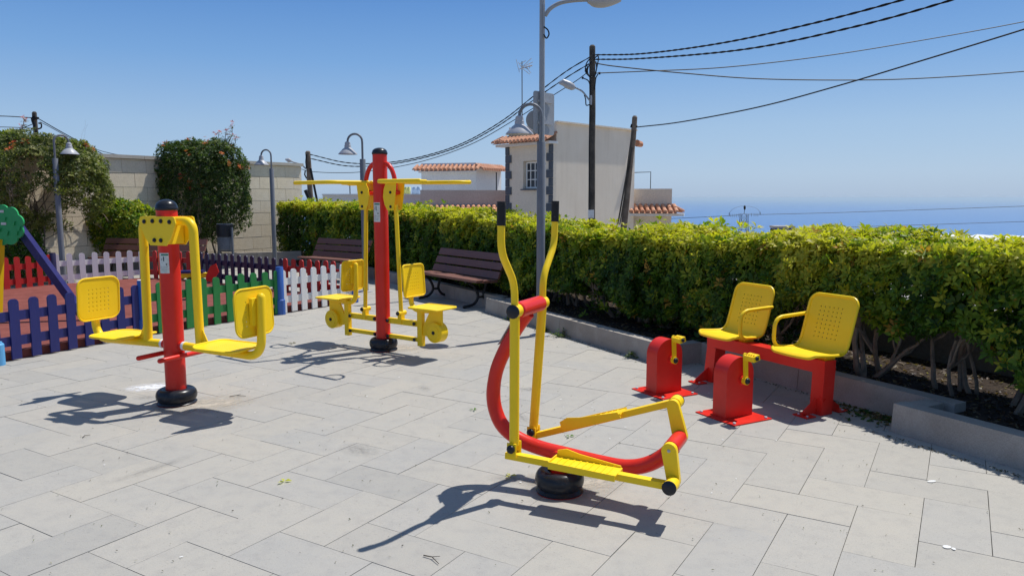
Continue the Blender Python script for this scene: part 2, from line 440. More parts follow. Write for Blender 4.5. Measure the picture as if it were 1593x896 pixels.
def add_far(p, t_):
    me = random.choice(SM[t_]); T = Matrix.Translation(p + Vector((0, 0, random.uniform(-.0012, .0012)))) @ Matrix.Rotation(-ANG, 4, 'Z')
    n0 = len(bmS.verts); bmS.from_mesh(me); bmS.verts.ensure_lookup_table()
    for v in bmS.verts[n0:]: v.co = T @ v.co
for i, (d, p, t_) in enumerate(vis):
    if i < 300:
        o = bpy.data.objects.new('paving_slab', random.choice(SM[t_])); COL.objects.link(o); o.parent = pav
        o.location = p + Vector((0, 0, random.uniform(-.0012, .0012))); o.rotation_euler = (random.uniform(-.0012, .0012), random.uniform(-.0012, .0012), -ANG)
    else: add_far(p, t_)
for d, p, t_ in hid: add_far(p, t_)
me = bpy.data.meshes.new('far_paving'); bmS.to_mesh(me); bmS.free(); me.materials.append(M['paving_stone']); shade(me, 20)
link('far_paving', me, pav, stuff=True)
def stain(mat, x, y, rx, ry, rz=0, z=.0025, nm='stain'):
    b = bmesh.new(); vs = [b.verts.new((math.cos(k * math.pi / 12), math.sin(k * math.pi / 12), 0)) for k in range(24)]; b.faces.new(vs)
    me = bpy.data.meshes.new(nm); b.to_mesh(me); b.free(); me.materials.append(M[mat])
    o = link(nm, me, pav, (x, y, z), rz); o.scale = (rx, ry, 1)
stain('stain_white', -3.08, 6.27, .26, .17, .3); stain('stain_sand', -2.42, 5.72, .42, .28, .5, .003); stain('stain_sand', .36, 4.12, .33, .26, .2, .003)
stain('stain_sand', -1.25, 7.95, .38, .24, .2, .003)
stain('stain_drop', 2.02, 3.31, .020, .016, .3, .004); stain('stain_drop', 2.04, 3.29, .012, .009, 1.3, .0042); stain('stain_drop', 2.4, 4.12, .030, .013, .3, .004)
for q in range(26): stain('stain_drop', random.uniform(-3, 2.4), random.uniform(3.1, 7.5), random.uniform(.004, .010), random.uniform(.003, .008), random.uniform(0, 3), .0045 + q * .00005)
for q in range(9): stain('stain_dark', random.uniform(-3.5, 2.2), random.uniform(3.2, 7.5), random.uniform(.06, .3), random.uniform(.04, .16), random.uniform(0, 3), .0030 + q * .0001)

# playground floor
fl = [Vector((p.x, p.y, .085)) for p in [P9 + Vector((-.06, .03, 0)), P0 + Vector((-.04, .02, 0)), P1 + Vector((-.05, .03, 0)), P2 + Vector((-.05, .03, 0)), P3 + Vector((-.05, .0, 0)), P4, P5, P6, P7, P8]]
sheet_obj('rubber_floor', fl, 'rubber', thick=.12)

# ------------------------------------------------------------------ kerbs and planting bed
kerb = bpy.data.objects.new('planter_kerb', None); COL.objects.link(kerb); kerb['kind'] = 'structure'
def kerb_run(pts, w=.16, h=.2, joints=1.0, side=1):
    for a, b in zip(pts, pts[1:]):
        d = b - a; L = d.length; n = max(1, round(L / joints)); u = d.normalized(); nrm = Vector((-u.y, u.x, 0)) * side
        for i in range(n):
            s0, s1 = a + u * (L * i / n + .003), a + u * (L * (i + 1) / n - .003)
            m = MB(); c = (s0 + s1) / 2 + nrm * w / 2
            m.box(c + Vector((0, 0, h / 2 - .1)), ((s1 - s0).length, w, h + .2), math.atan2(u.y, u.x))
            for v in m.bm.verts:                                  # outer face leans back, like the cast kerb
                if v.co.z > 0 and (v.co - a).dot(nrm) < .02: v.co += nrm * .03
            m.bevel(.012, 2)
            m.build('kerb_stone', 'kerb_stone', kerb)
kerb_run([kp(-2.87, 0), kp(1.12, 0)], joints=1.9)
kerb_run([kp(.95, .42), kp(3.62, .42)], joints=1.4)
kerb_run([kp(3.40, .07), kp(12.0, .07)], joints=2.2)
kerb_run([kp(1.125, .165), kp(1.125, .56)], joints=2); kerb_run([kp(-2.875, .42), kp(-2.875, .165)], joints=2); kerb_run([kp(3.403, .415), kp(3.403, .235)], joints=2)
kerb_run([Vector((-2.75, 14.85, 0)), kp(-2.55, .24)], joints=1.6)
kerb_run([Vector((-5.0, 17.9, 0)), Vector((-2.78, 14.9, 0))], joints=1.6)
kerb_run([Vector((-9.7, 14.0, 0)), Vector((-8.1, 16.4, 0)), Vector((-6.9, 17.1, 0)), Vector((-5.05, 17.95, 0))], h=.34, joints=.9)
bed = [kp(12, .15), kp(3.5, .15), kp(3.5, .5), kp(1.0, .5), kp(1.0, .1), kp(-2.7, .1), kp(-2.7, .34), Vector((-2.65, 14.95, 0)), Vector((-4.9, 18.0, 0)), Vector((-7.0, 17.3, 0)), Vector((-8.2, 16.6, 0)), Vector((-9.8, 14.2, 0)), Vector((-10.6, 14.4, 0)), Vector((-6.1, 21.0, 0)), Vector((-4.4, 20.8, 0)), Vector((-1.5, 16.6, 0)), kp(-3.0, 2.15), kp(12, 2.15)]
sheet_obj('planting_soil', [Vector((p.x, p.y, .135)) for p in bed], 'soil', thick=.2)
# bark chips and dry leaves on the soil
def chips(name, n, region, z, size, cols, lab, cat):
    bm = bmesh.new(); L = bm.loops.layers.float_color.new('tint')
    for i in range(n):
        p = region(); q = Matrix.Rotation(random.uniform(0, 6.28), 3, 'Z') @ Matrix.Rotation(random.uniform(-.6, .6), 3, 'X') @ Matrix.Rotation(random.uniform(-.6, .6), 3, 'Y')
        a, b = random.uniform(*size), random.uniform(*size) * .45; c = random.choice(cols)
        vs = [bm.verts.new(p + Vector((0, 0, z + .006)) + q @ Vector(v)) for v in ((-a, 0, 0), (0, -b, .002), (a, 0, 0), (0, b, .002))]
        f = bm.faces.new(vs)
        k = random.uniform(.7, 1.2)
        for l in f.loops: l[L] = (c[0] * k, c[1] * k, c[2] * k, 1)
    me = bpy.data.meshes.new(name); bm.to_mesh(me); bm.free(); me.materials.append(M['leaf'])
    o = link(name, me, stuff=True); tag(o, lab, cat); return o
def mulch_at():
    t_ = random.uniform(-6, 7.5); lo = .62 if .9 < t_ < 3.65 else (.55 if t_ < -2.6 else .25)
    return kp(t_, lo + (1.9 - lo) * random.random() ** 1.4)
chips('bark_mulch', 9000, mulch_at, .137, (.012, .035), [(.09, .05, .03), (.16, .10, .06), (.06, .035, .025), (.22, .17, .11)], 'dark bark chips and dead leaves covering the soil under the hedge', 'mulch')
chips('leaf_litter', 260, lambda: kp(3.30 - abs(random.gauss(0, .28)), .40 - abs(random.gauss(0, .13))), .0, (.012, .04), [(.14, .09, .05), (.07, .13, .03), (.03, .10, .025), (.24, .19, .08)], 'dry and green leaves gathered in the corner of the stepped kerb', 'leaf litter')

lw = thing('boundary_wall', 'low dark grey wall just visible between the stems behind the hedge', 'wall', (0, 0, 0))
for a, b in ((kp(12, 1.98), kp(-3.0, 1.98)), (kp(-3.0, 1.98), Vector((-1.35, 16.5, 0))), (Vector((-1.35, 16.5, 0)), Vector((-4.3, 20.6, 0)))):
    m = MB(); m.bar(a + Vector((0, 0, .32)), b + Vector((0, 0, .32)), .14, .64); m.build('wall_panel', 'wall_dark', lw, smooth=False)

def grit_at():
    while True:
        p = Vector((random.uniform(-5, 4), random.uniform(2.6, 11), 0))
        if (p - K0).dot(Vv) < -.02 and not inside(p, PLAY): return p
chips('paving_grit', 900, grit_at, .0, (.003, .009), [(.09, .08, .07), (.16, .14, .12), (.30, .28, .25), (.10, .12, .04)], 'small grit and plant crumbs scattered over the paving', 'grit')
chips('kerb_grit', 1300, lambda: (lambda t_: kp(t_, (.41 if 1.15 < t_ < 3.35 else .0) - .01 - abs(random.gauss(0, .035))))(random.uniform(-2.8, 8)), .0, (.004, .014), [(.08, .06, .045), (.15, .12, .09), (.06, .09, .03)], 'dark crumbs and dry bits gathered along the kerb foot', 'grit')

# ------------------------------------------------------------------ terrain, sea, haze
def poly_sheet(name, rows, mat):
    bm = bmesh.new(); g = [[bm.verts.new(p) for p in r] for r in rows]
    for a, b in zip(g, g[1:]):
        for i in range(len(a) - 1): bm.faces.new((a[i], a[i + 1], b[i + 1], b[i]))
    bmesh.ops.recalc_face_normals(bm, faces=bm.faces)
    me = bpy.data.meshes.new(name); bm.to_mesh(me); bm.free(); me.materials.append(M[mat]); shade(me)
    o = link(name, me); o['kind'] = 'structure'; return o
ys = [-60, -20, 0, 12, 24, 40, 70, 120, 250, 500, 900, 1500, 2300]
def tz(x, y):
    d = y + .35 * x
    return -2.2 if d < 10 else max(-206, -2.2 - .055 * (d - 10) - (.05 * max(0, d - 60)))
poly_sheet('hillside', [[Vector((x, y, tz(x, y) + .4 * math.sin(x * .37) * math.cos(y * .21) * (y > 20))) for x in (-2600, -1500, -700, -300, -140, -70, -30, -10, 10, 30, 70, 140, 300, 700, 1500, 2600)] for y in ys], 'terrain')
SEA = 150000.0
poly_sheet('sea', [[Vector((x, y, -200)) for x in np.linspace(-SEA, SEA, 13)] for y in np.linspace(-SEA * .1, SEA, 9)], 'sea_water')
m = MB(); m.box((0, 66000, -96.5), (2 * SEA + 8000, SEA * 1.16 + 12000, 217)); hz = m.build('haze', 'iron', smooth=False); hz['kind'] = 'stuff'
hm = bpy.data.materials.new('haze_air'); hm.use_nodes = True; nn = hm.node_tree; nn.nodes.remove(nn.nodes['Principled BSDF'])
pv = nn.nodes.new('ShaderNodeVolumePrincipled'); pv.inputs['Density'].default_value = 4.3e-5; pv.inputs['Color'].default_value = (.70, .87, 1.0, 1); pv.inputs['Anisotropy'].default_value = 0.3
nn.links.new(pv.outputs[0], nn.nodes['Material Output'].inputs['Volume']); hz.data.materials.clear(); hz.data.materials.append(hm)
hm.cycles.homogeneous_volume = True if hasattr(hm, 'cycles') else None

# ------------------------------------------------------------------ beige block wall at the back
WA = Vector((-5.78, 20.5, 0)); WD = Vector((-.546, -.838, 0)); WN = Vector((.838, -.546, 0))
wall = thing('block_wall', 'tall beige wall of large stone blocks with a flat coping behind the shrubs', 'wall', WA, math.atan2(WD.y, WD.x))
WL = 15.0; WH = 2.52; BW, BH = .55, .305
# local +y is (-WD.y..) ; the visible face looks along WN = local direction below
face = -1 if (Matrix.Rotation(math.atan2(WD.y, WD.x), 3, 'Z') @ Vector((0, 1, 0))).dot(WN) < 0 else 1
m = MB(); m.box((WL / 2, -face * .055, WH / 2 - .2), (WL, .2, WH + .4 - .08)); m.build('wall_core', 'mortar', wall, smooth=False)
def block_mesh(w, k):
    m = MB(); m.box((0, 0, 0), (w - .008, .16, BH - .008)); m.bevel(.006, 1)
    me = m.mesh('wall_block'); me.materials.append(M['block_stone']); return me
BM = [block_mesh(BW, 0), block_mesh(BW / 2, 1)]
nrow = 8
for r in range(nrow):
    z = WH - .07 - BH / 2 - r * BH; x = 0.0; first = r % 2
    while x < WL:
        half = first and x == 0
        w = BW / 2 if half else BW
        o = bpy.data.objects.new('wall_block', BM[1 if half else 0]); COL.objects.link(o); o.parent = wall
        o.location = (x + w / 2, face * (.035 + random.uniform(-.003, .003)), z); x += w
m = MB()
for k in range(10):
    m.box((k * 1.5 + .75 - .04, face * .0, WH - .03), (1.494, .34, .075)); m.bevel(.008, 1) if k == 9 else None
m.build('coping', 'coping', wall)

# ------------------------------------------------------------------ wooden fence round the playground
def picket_mesh(col, h):
    m = MB(); w, th = .094, .02
    poly = [(-w / 2, 0), (w / 2, 0), (w / 2, h - .03), (w / 2 - .012, h - .01), (w / 2 - .03, h), (-w / 2 + .03, h), (-w / 2 + .012, h - .01), (-w / 2, h - .03)]
    m.prism(poly, (0, 0, 0), (1, 0, 0), (0, 0, 1), th); m.bevel(.003, 1)
    me = m.mesh('picket'); me.materials.append(M[col]); return me
def fence(a, b, col, label, flip, h=.6, sp=.185, z0=.015, margin=.06):
    d = b - a; L = d.length; rz = math.atan2(d.y, d.x)
    t = thing('picket_fence', label, 'fence', a, rz, 'coloured picket fence panels round the playground')
    s = 1 if flip else -1
    for z in (.15, .40):
        m = MB(); m.box((L / 2, s * -.022, z + .03 + z0), (L - .05, .022, .095)); m.bevel(.004, 1); m.build('rail', col, t)
    n = int((L - 2 * margin) / sp) + 1; sp2 = (L - 2 * margin) / max(1, n - 1) if n > 1 else sp
    me = picket_mesh(col, h)
    for i in range(n):
        o = bpy.data.objects.new('picket', me); COL.objects.link(o); o.parent = t
        o.location = (margin + i * sp2 + random.uniform(-.006, .006), 0, z0 + random.uniform(-.006, .008)); o.rotation_euler = (random.uniform(-.01, .01), random.uniform(-.014, .014), 0)
    return t
fence(P9, P0, 'wood_blue', 'dark blue picket fence running out of the left edge of the photo', False)
f1 = fence(P0, P1, 'wood_blue', 'dark blue picket fence behind the left seat of the nearest red pole machine', False)
f2 = fence(P1, P2, 'wood_green', 'green picket fence between the two blue posts behind the nearest red pole', False)
f3 = fence(P2, P3, 'wood_white', 'white picket fence nearest the tall machine, in front of the brown bench', False)
fence(P3, P4, 'wood_red', 'red picket fence behind the white one, in front of the far bench', True)
fence(P4, P5, 'wood_navy', 'navy picket fence at the back, in front of the waste bin', True)
fence(P5, P6, 'wood_red', 'dull red picket fence at the back seen behind the nearest red pole', True)
fence(P6, P7, 'wood_white', 'white picket fence at the back of the playground below the left shrub', True)
fence(P7, P8, 'wood_red', 'red picket fence at the far left behind the leaning beam', True)
def fpost(p, col, cap, label, h=.66):
    t = thing('fence_post', label, 'post', p, R(random.uniform(0, 40)), 'posts between the fence panels')
    m = MB(); m.lathe([(0, 0), (.052, 0), (.052, h - .01), (.045, h), (0, h)], n=20); m.build('post_body', col, t)
    m = MB(); m.lathe([(.053, 0), (.064, 0), (.064, .20), (.053, .215)], n=20); m.build('collar', 'light_blue' if col == 'light_blue' else 'post_blue', t)
    m = MB(); m.lathe([(.048, h), (.048, h + .006), (0, h + .01)], n=20); m.build('cap', cap, t)
fpost(Vector((-4.99, 7.13, 0)), 'light_blue', 'light_blue', 'light blue fence post at the left edge of the photo', .22)
fpost(P1 + Vector((.02, .02, 0)), 'post_blue', 'wood_white', 'bright blue fence post with a white top between the blue and green pickets')
fpost(P2 + Vector((.0, .0, 0)), 'post_blue', 'post_blue', 'blue fence post between the green and the white pickets')
fpost(P3, 'wood_navy', 'wood_navy', 'dark blue fence post at the end of the near white pickets')
fpost(P7, 'wood_navy', 'wood_navy', 'navy fence post where red and white back pickets meet', .64)

# play frame with the green leaf-crown panel
t = thing('climbing_frame', 'leaning dark blue beam with a green cloud-shaped climbing panel at its top', 'play frame', (-5.35, 9.3, .085))
O3 = Vector((-5.35, 9.3, .085))
m = MB(); m.bar((0, 0, 0), Vector((-.87, .05, 1.28)), .09, .09); m.bevel(.012, 2); m.build('beam', 'navy_beam', t)
m = MB(); m.bar((-.98, .03, 1.30), (-1.28, .06, 1.72), .05, .05); m.bevel(.01, 1); m.build('white_beam', 'white_paint', t)
m = MB(); m.bar((-.97, -.05, 1.02), (-1.10, -.02, 0), .07, .07); m.bevel(.01, 2); m.build('yellow_leg', 'yellow', t)
poly = []
for k in range(96):
    a = k * 2 * math.pi / 96; r = .222 + .032 * abs(math.sin(a * 4.5 + .4)) ** .7; poly.append((r * math.cos(a) * 1.08, r * math.sin(a)))
m = MB(); m.prism(poly, (-.90, -.05, 1.19), (1, -.15, 0), (0, 0, 1), .022); pn = m.build('leaf_panel', 'green_panel', t)
for dx, dz in ((-.12, .06), (.02, .07), (.14, .02), (-.06, -.06), (.04, -.10), (.17, -.10), (-.17, -.02), (.21, -.04)):
    m = MB(); q = Vector((-.90 + dx, -.068 - dx * .15, 1.19 + dz)); m.prism([(-.022, .03), (.022, .03), (.006, -.02), (-.016, -.02)], q, (1, -.15, 0), (0, 0, 1), .02); m.bevel(.004, 1); m.build('hand_hold', 'green_panel', pn)
for dx, dz, w in ((-.02, .17, .07), (.0, .02, .07)):
    m = MB(); m.box((-.90 + dx, -.066 - dx * .15, 1.19 + dz), (w, .004, .03), M4=Matrix.Rotation(-.15, 4, 'Z')); m.build('sticker', 'sticker_white', pn, smooth=False)
m = MB(); m.lathe([(.16, 0), (.24, .02), (.26, .10), (.22, .25), (.12, .30), (0, .31)], n=24); m.build('green_foot', 'green_panel', t).location = (-1.32, -.05, 0)
m = MB(); m.box((-1.25, -.1, .42), (.16, .05, .2)); m.bevel(.02, 2); m.build('orange_panel', 'orange', t)

# springer
t = thing('spring_rider', 'small spring rider with yellow plank, blue seat and red end board behind the green pickets', 'spring rider', (-4.85, 11.3, .085), R(10))
m = MB(); m.box((0, 0, .36), (.56, .10, .07)); m.bevel(.014, 2); m.build('plank', 'yellow', t)
m = MB(); m.box((.0, 0, .415), (.34, .16, .035)); m.bevel(.014, 2); m.build('seat', 'navy_beam', t)
m = MB(); m.prism([(.0, -.10), (.10, -.12), (.20, .03), (.16, .16), (.08, .12), (.02, 0)], (.20, -.06, .38), (1, 0, 0), (0, 0, 1), .025); m.bevel(.006, 1); m.build('end_board', 'red', t)
m = MB(); m.prism([(.0, -.10), (-.10, -.12), (-.18, .03), (-.14, .10), (-.06, .08)], (-.24, -.06, .36), (1, 0, 0), (0, 0, 1), .025); m.build('end_board', 'red', t)
m = MB(); m.tube([(.075 * math.cos(a * .7), .075 * math.sin(a * .7), .02 + a * .0072) for a in range(44)], .011, 7); m.build('spring', 'iron', t)

# ------------------------------------------------------------------ fitness machines
def base_cover(parent, r, h, n=40):
    m = MB(); pr = [(r * .93, 0), (r * .985, .012)]
    for k in range(0, 9):
        a = -.9 + k * (math.pi / 2 + .9) / 8; pr.append((r * .70 + r * .30 * math.cos(a), h * .56 + h * .44 * math.sin(a)))
    pr += [(r * .58, h * .99), (r * .50, h * .97)]
    m.lathe(pr, n=n); m.build('base_cover', 'black', parent, ang=60)
    m = MB(); m.lathe([(0, .001), (r * .95, .001), (r * .95, .007), (0, .007)], n=n); m.build('base_plate', 'red_dark', parent)
def cap_dome(parent, r, z0, z1):
    m = MB(); pr = [(r * .99, z0), (r * 1.05, z0 + .004), (r * 1.05, z0 + .022), (r, z0 + .026)]
    for k in range(1, 8):
        a = k * math.pi / 14; pr.append((r * math.cos(a), z0 + .026 + (z1 - z0 - .026) * math.sin(a)))
    m.lathe(pr, n=32); m.build('dome_cap', 'black', parent, ang=50)
def sticker(parent, r, ang, z, w, h):
    """printed instruction label wrapped on a pole"""
    def arc(name, mat, a0, a1, z0, z1, rr, par):
        bm = bmesh.new(); n = 6; g = [[bm.verts.new((rr * math.cos(a0 + (a1 - a0) * i / n), rr * math.sin(a0 + (a1 - a0) * i / n), zz)) for i in range(n + 1)] for zz in (z0, z1)]
        for i in range(n): bm.faces.new((g[0][i], g[0][i + 1], g[1][i + 1], g[1][i]))
        me = bpy.data.meshes.new(name); bm.to_mesh(me); bm.free(); me.materials.append(M[mat]); shade(me); return link(name, me, par)
    da = w / r / 2; s = arc('label_plate', 'sticker_white', ang - da, ang + da, z - h / 2, z + h / 2, r + .0012, parent)
    arc('label_header', 'sticker_green', ang - da * .55, ang + da * .95, z + h * .38, z + h * .45, r + .002, s)
    arc('label_figure', 'sticker_ink', ang - da * .12, ang + da * .10, z + h * .10, z + h * .33, r + .002, s)
    arc('label_figure', 'sticker_ink', ang - da * .55, ang - da * .45, z + h * .12, z + h * .24, r + .002, s)
    arc('label_figure', 'sticker_ink', ang + da * .40, ang + da * .60, z - h * .10, z - h * .02, r + .002, s)
    for k in range(4): arc('label_text', 'sticker_ink', ang - da * .8, ang + da * (.8 - .1 * k), z - h * (.20 + .07 * k), z - h * (.19 + .07 * k), r + .002, s)

# --- twin seat machine, left
YAW = math.atan2(-.425, .905)
A = thing('seated_swing_machine', 'red post fitness machine with two yellow swinging seats nearest the blue pickets', 'fitness machine', (-2.65, 5.775, 0), YAW)
base_cover(A, .153, .125)
m = MB(); m.lathe([(.077, .05), (.077, 1.53)], n=40); m.build('pole', 'red', A)
cap_dome(A, .079, 1.515, 1.60)
sticker(A, .077, R(-70), 1.115, .075, .155)
for sy in (-1, 1):
    for sx in (-1, 1):
        m = MB(); m.prism([(0, 1.25), (sx * .085, 1.25), (sx * .14, 1.31), (sx * .195, 1.42), (sx * .185, 1.462), (sx * .165, 1.47), (0, 1.47)], (0, sy * .088, 0), (1, 0, 0), (0, 0, 1), .010); m.bevel(.003, 1)
        m.build('bracket_plate', 'yellow', A)
    for x, z in ((-.135, 1.43), (-.045, 1.435), (.045, 1.435), (.135, 1.43), (-.035, 1.29), (.035, 1.29)):
        bolt((x, sy * .097, z), .017, (0, sy, 0), A)
m = MB(); m.box((0, 0, 1.36), (.17, .155, .20)); m.bevel(.01, 1); m.build('bracket_block', 'yellow', A)
for s in (-1, 1):
    m = MB(); m.tube(fillet([(s * .09, 0, 1.435), (s * .270, 0, 1.435), (s * .285, 0, .485)], .14, 10), .034, 18); m.build('swing_tube', 'yellow', A)
    m = MB(); m.cyl((s * .075, 0, .468), (s * .112, 0, .468), .034, 18); m.build('pivot', 'red', A)
    m = MB(); m.cyl((s * .106, 0, .468), (s * .128, 0, .468), .0355, 18); m.build('bushing', 'white_paint', A)
    m = MB(); m.tube(fillet([(s * .128, 0, .468), (s * .50, 0, .460), (s * .90, 0, .45), (s * .915, 0, .895)], .14, 10), .032, 18, round_end=True); m.build('seat_tube', 'yellow', A)
    m = MB(); m.prism([(s * .30, .49), (s * .385, .49), (s * .315, .62)], (0, 0, 0), (1, 0, 0), (0, 0, 1), .008); m.build('gusset', 'yellow', A)
    def fs(x, y, s=s):
        return Vector((s * (.575 + x), y, .502 + .30 * max(0, -x - .12) ** 1.3))
    sheet('seat', fs, .42, .37, .09, 'yellow', A, (5, 15, 5, 15, 1, 1), hs=.0035, thick=.005, rim=.010)
    m = MB(); m.box((s * .60, 0, .485), (.16, .10, .03)); m.bevel(.004, 1); m.build('seat_mount', 'yellow', A)
    def fb(x, y, s=s):
        return Vector((s * (.853 - y * .05 - .25 * x * x), x, .785 + y))
    sheet('backrest', fb, .37, .345, .07, 'yellow', A, (5, 16, 4, 16, 2, 2), hs=.0048, thick=.006, rim=.008, cells=(21, 20))
    m = MB(); m.box((s * .875, 0, .79), (.030, .13, .20)); m.bevel(.003, 1); m.build('back_mount', 'yellow', A)
    m = MB(); m.tube([(s * .115, -.23, .395), (s * .115, .23, .395)], .019, 14, round_end=True); m.build('foot_bar', 'red', A)
m = MB(); m.tube([(-.115, 0, .395), (.115, 0, .395)], .018, 12); m.build('foot_bar_link', 'red', A)

# --- press machine, middle
B = thing('pull_down_machine', 'tall red post fitness machine with two yellow seats and high T shaped handles', 'fitness machine', (-1.37, 7.863, 0), math.atan2(-.57, .822))
base_cover(B, .150, .135)
m = MB(); m.lathe([(.075, .05), (.075, 2.07)], n=40); m.build('pole', 'red', B)
cap_dome(B, .077, 2.055, 2.125)
sticker(B, .075, R(-84), 1.462, .085, .20)
for s in (-1, 1):
    m = MB(); m.tube(spline([(s * .05, 0, 1.955), (s * .105, 0, 1.955), (s * .165, 0, 1.90), (s * .205, 0, 1.80), (s * .212, 0, 1.69)], 5), .024, 14); m.build('arch_tube', 'red', B)
    m = MB(); m.tube([(s * .06, 0, 1.655), (s * .205, 0, 1.655)], .020, 12); m.build('strut', 'red', B)
    m = MB(); m.tube([(s * .205, -.055, 1.665), (s * .205, .055, 1.665)], .024, 14); m.build('pivot_axle', 'red', B)
    for y in (-.062, .062):
        pl = [(.155, 1.485), (.24, 1.485), (.262, 1.60), (.285, 1.775), (.15, 1.775), (.112, 1.70), (.10, 1.62), (.118, 1.545)]
        m = MB(); m.prism([(s * a, b) for a, b in pl], (0, y, 0), (1, 0, 0), (0, 0, 1), .009); m.bevel(.002, 1); m.build('lever_plate', 'yellow', B)
        sy = 1 if y > 0 else -1
        bolt((s * .205, y + sy * .006, 1.665), .016, (0, sy, 0), B); bolt((s * .205, y + sy * .006, 1.52), .016, (0, sy, 0), B)
    for q in (-1, 1):
        m = MB(); m.tube(fillet([(s * .15, q * .03, 1.770), (s * .20, q * .05, 1.770), (s * .335, q * .38, 1.770), (s * .88, q * .38, 1.768)], .07, 6), .0205, 14, round_end=True); hb = m.build('handle_bar', 'yellow', B)
        m = MB(); m.tube(spline([(s * .70, q * .38, 1.769), (s * .705, q * .30, 1.769), (s * .74, q * .235, 1.769), (s * .82, q * .235, 1.769), (s * .875, q * .29, 1.768), (s * .885, q * .38, 1.768)], 5), .013, 12); m.build('grip_loop', 'yellow', hb)
    m = MB(); m.tube([(s * .215, 0, 1.54), (s * .262, 0, .43)], .022, 14); m.build('push_rod', 'yellow', B)
    m = MB(); m.box((s * .262, 0, .37), (.05, .055, .11)); m.bevel(.006, 1); m.tube([(s * .262, -.05, .42), (s * .262, .06, .42)], .026, 14); m.build('rod_yoke', 'yellow', B)
    bolt((s * .262, -.055, .42), .021, (0, -1, 0), B)
    m = MB(); m.bar((s * .09, 0, .33), (s * .52, 0, .33), .04, .058); m.bevel(.008, 2); m.build('upper_link', 'yellow', B)
    m = MB(); m.bar((s * .09, 0, .165), (s * .52, 0, .165), .04, .04); m.bevel(.008, 2); m.build('lower_link', 'yellow', B)
    for z in (.33, .165):
        m = MB(); m.box((s * .082, 0, z), (.045, .06, .045)); m.bevel(.005, 1); m.build('link_lug', 'red', B)
        bolt((s * .095, -.036, z), .019, (0, -1, 0), B); bolt((s * .47, -.036, z), .019, (0, -1, 0), B)
        bolt((s * .095, .036, z), .019, (0, 1, 0), B)
    m = MB(); m.box((s * .535, 0, .300), (.062, .05, .39)); m.bevel(.006, 2); m.build('upright', 'yellow', B)
    m = MB(); m.tube(fillet([(s * .64, 0, .475), (s * .405, 0, .47), (s * .395, 0, .89)], .13, 8), .026, 16, round_end=True); m.build('seat_tube', 'yellow', B)
    def fs(x, y, s=s): return Vector((s * (.69 + x), y, .515 - 1.2 * max(0, x - .14) ** 2))
    sheet('seat', fs, .37, .34, .035, 'yellow', B, (4, 16, 4, 16, 1, 1), hs=.003, thick=.006, rim=.010)
    m = MB(); m.box((s * .65, 0, .494), (.26, .07, .03)); m.bevel(.004, 1); m.build('seat_mount', 'yellow', B)
    def fb(x, y, s=s): return Vector((s * (.437 - y * .08 + .35 * x * x), x, .773 + y))
    sheet('backrest', fb, .31, .32, .035, 'yellow', B, (4, 16, 4, 16, 2, 2), hs=.0045, thick=.006, rim=.010)
    m = MB(); m.box((s * .42, 0, .78), (.016, .10, .18)); m.bevel(.003, 1); m.build('back_mount', 'yellow', B)
    m = MB(); m.prism([(s * .68, .50), (s * .82, .50), (s * .82, .27), (s * .72, .20), (s * .56, .22), (s * .56, .29)], (0, 0, 0), (1, 0, 0), (0, 0, 1), .022); m.bevel(.004, 1); m.build('wheel_bracket', 'yellow', B)
    m = MB(); m.tube([(s * .75, -.055, .268), (s * .75, -.050, .268), (s * .75, .050, .268), (s * .75, .055, .268)], [.094, .102, .102, .094], 36); m.tube([(s * .75, -.060, .268), (s * .75, .060, .268)], .070, 30); m.build('wheel', 'yellow', B)
    bolt((s * .75, -.062, .268), .019, (0, -1, 0), B); bolt((s * .75, .062, .268), .019, (0, 1, 0), B)

# --- elliptical stepper, front
C = thing('elliptical_trainer', 'elliptical trainer with curved red frame, yellow pedals and tall black-gripped handles', 'fitness machine', (.263, 3.985, 0), math.atan2(-.4305, .9026))
base_cover(C, .136, .128, 48)
m = MB(); m.lathe([(.050, .06), (.050, .215)], n=28); m.build('post', 'red', C)
m = MB(); m.tube([(.0, -.055, .212), (.0, .055, .212)], .028, 18); m.bevel(.006, 2); m.build('post_knob', 'red', C)
fr = [(-.192, 0, .985), (-.238, 0, .925), (-.290, 0, .845), (-.337, 0, .760), (-.378, 0, .67), (-.400, 0, .59), (-.409, 0, .50), (-.397, 0, .415), (-.358, 0, .335), (-.29, 0, .281), (-.20, 0, .247), (-.09, 0, .226), (.05, 0, .214), (.235, 0, .199), (.375, 0, .197), (.483, 0, .226), (.574, 0, .286), (.625, 0, .345)]
rad = [.037] * 3 + [.039] * 3 + [.041] * 12
pts = spline(fr, 4); rr = np.interp(np.linspace(0, 1, len(pts)), np.linspace(0, 1, len(rad)), rad).tolist()
m = MB(); m.tube(pts, rr, 22); m.build('curved_frame', 'red', C, ang=60)
m = MB(); m.bar(Vector((-.258, 0, .905)) + Vector((-.86, 0, .5)) * .0385, Vector((-.335, 0, .775)) + Vector((-.86, 0, .5)) * .0400, .05, .003, up=(-.86, 0, .5)); m.build('label_plate', 'sticker_white', C, smooth=False)
m = MB(); m.tube([(-.187, -.15, 1.018), (-.187, -.143, 1.018), (-.187, .143, 1.018), (-.187, .15, 1.018)], [.038, .044, .044, .038], 28); m.build('top_roller', 'red', C)
m = MB(); m.tube([(.634, -.10, .365), (.634, -.095, .365), (.634, .095, .365), (.634, .10, .365)], [.034, .040, .040, .034], 26); m.build('rear_roller', 'red', C)
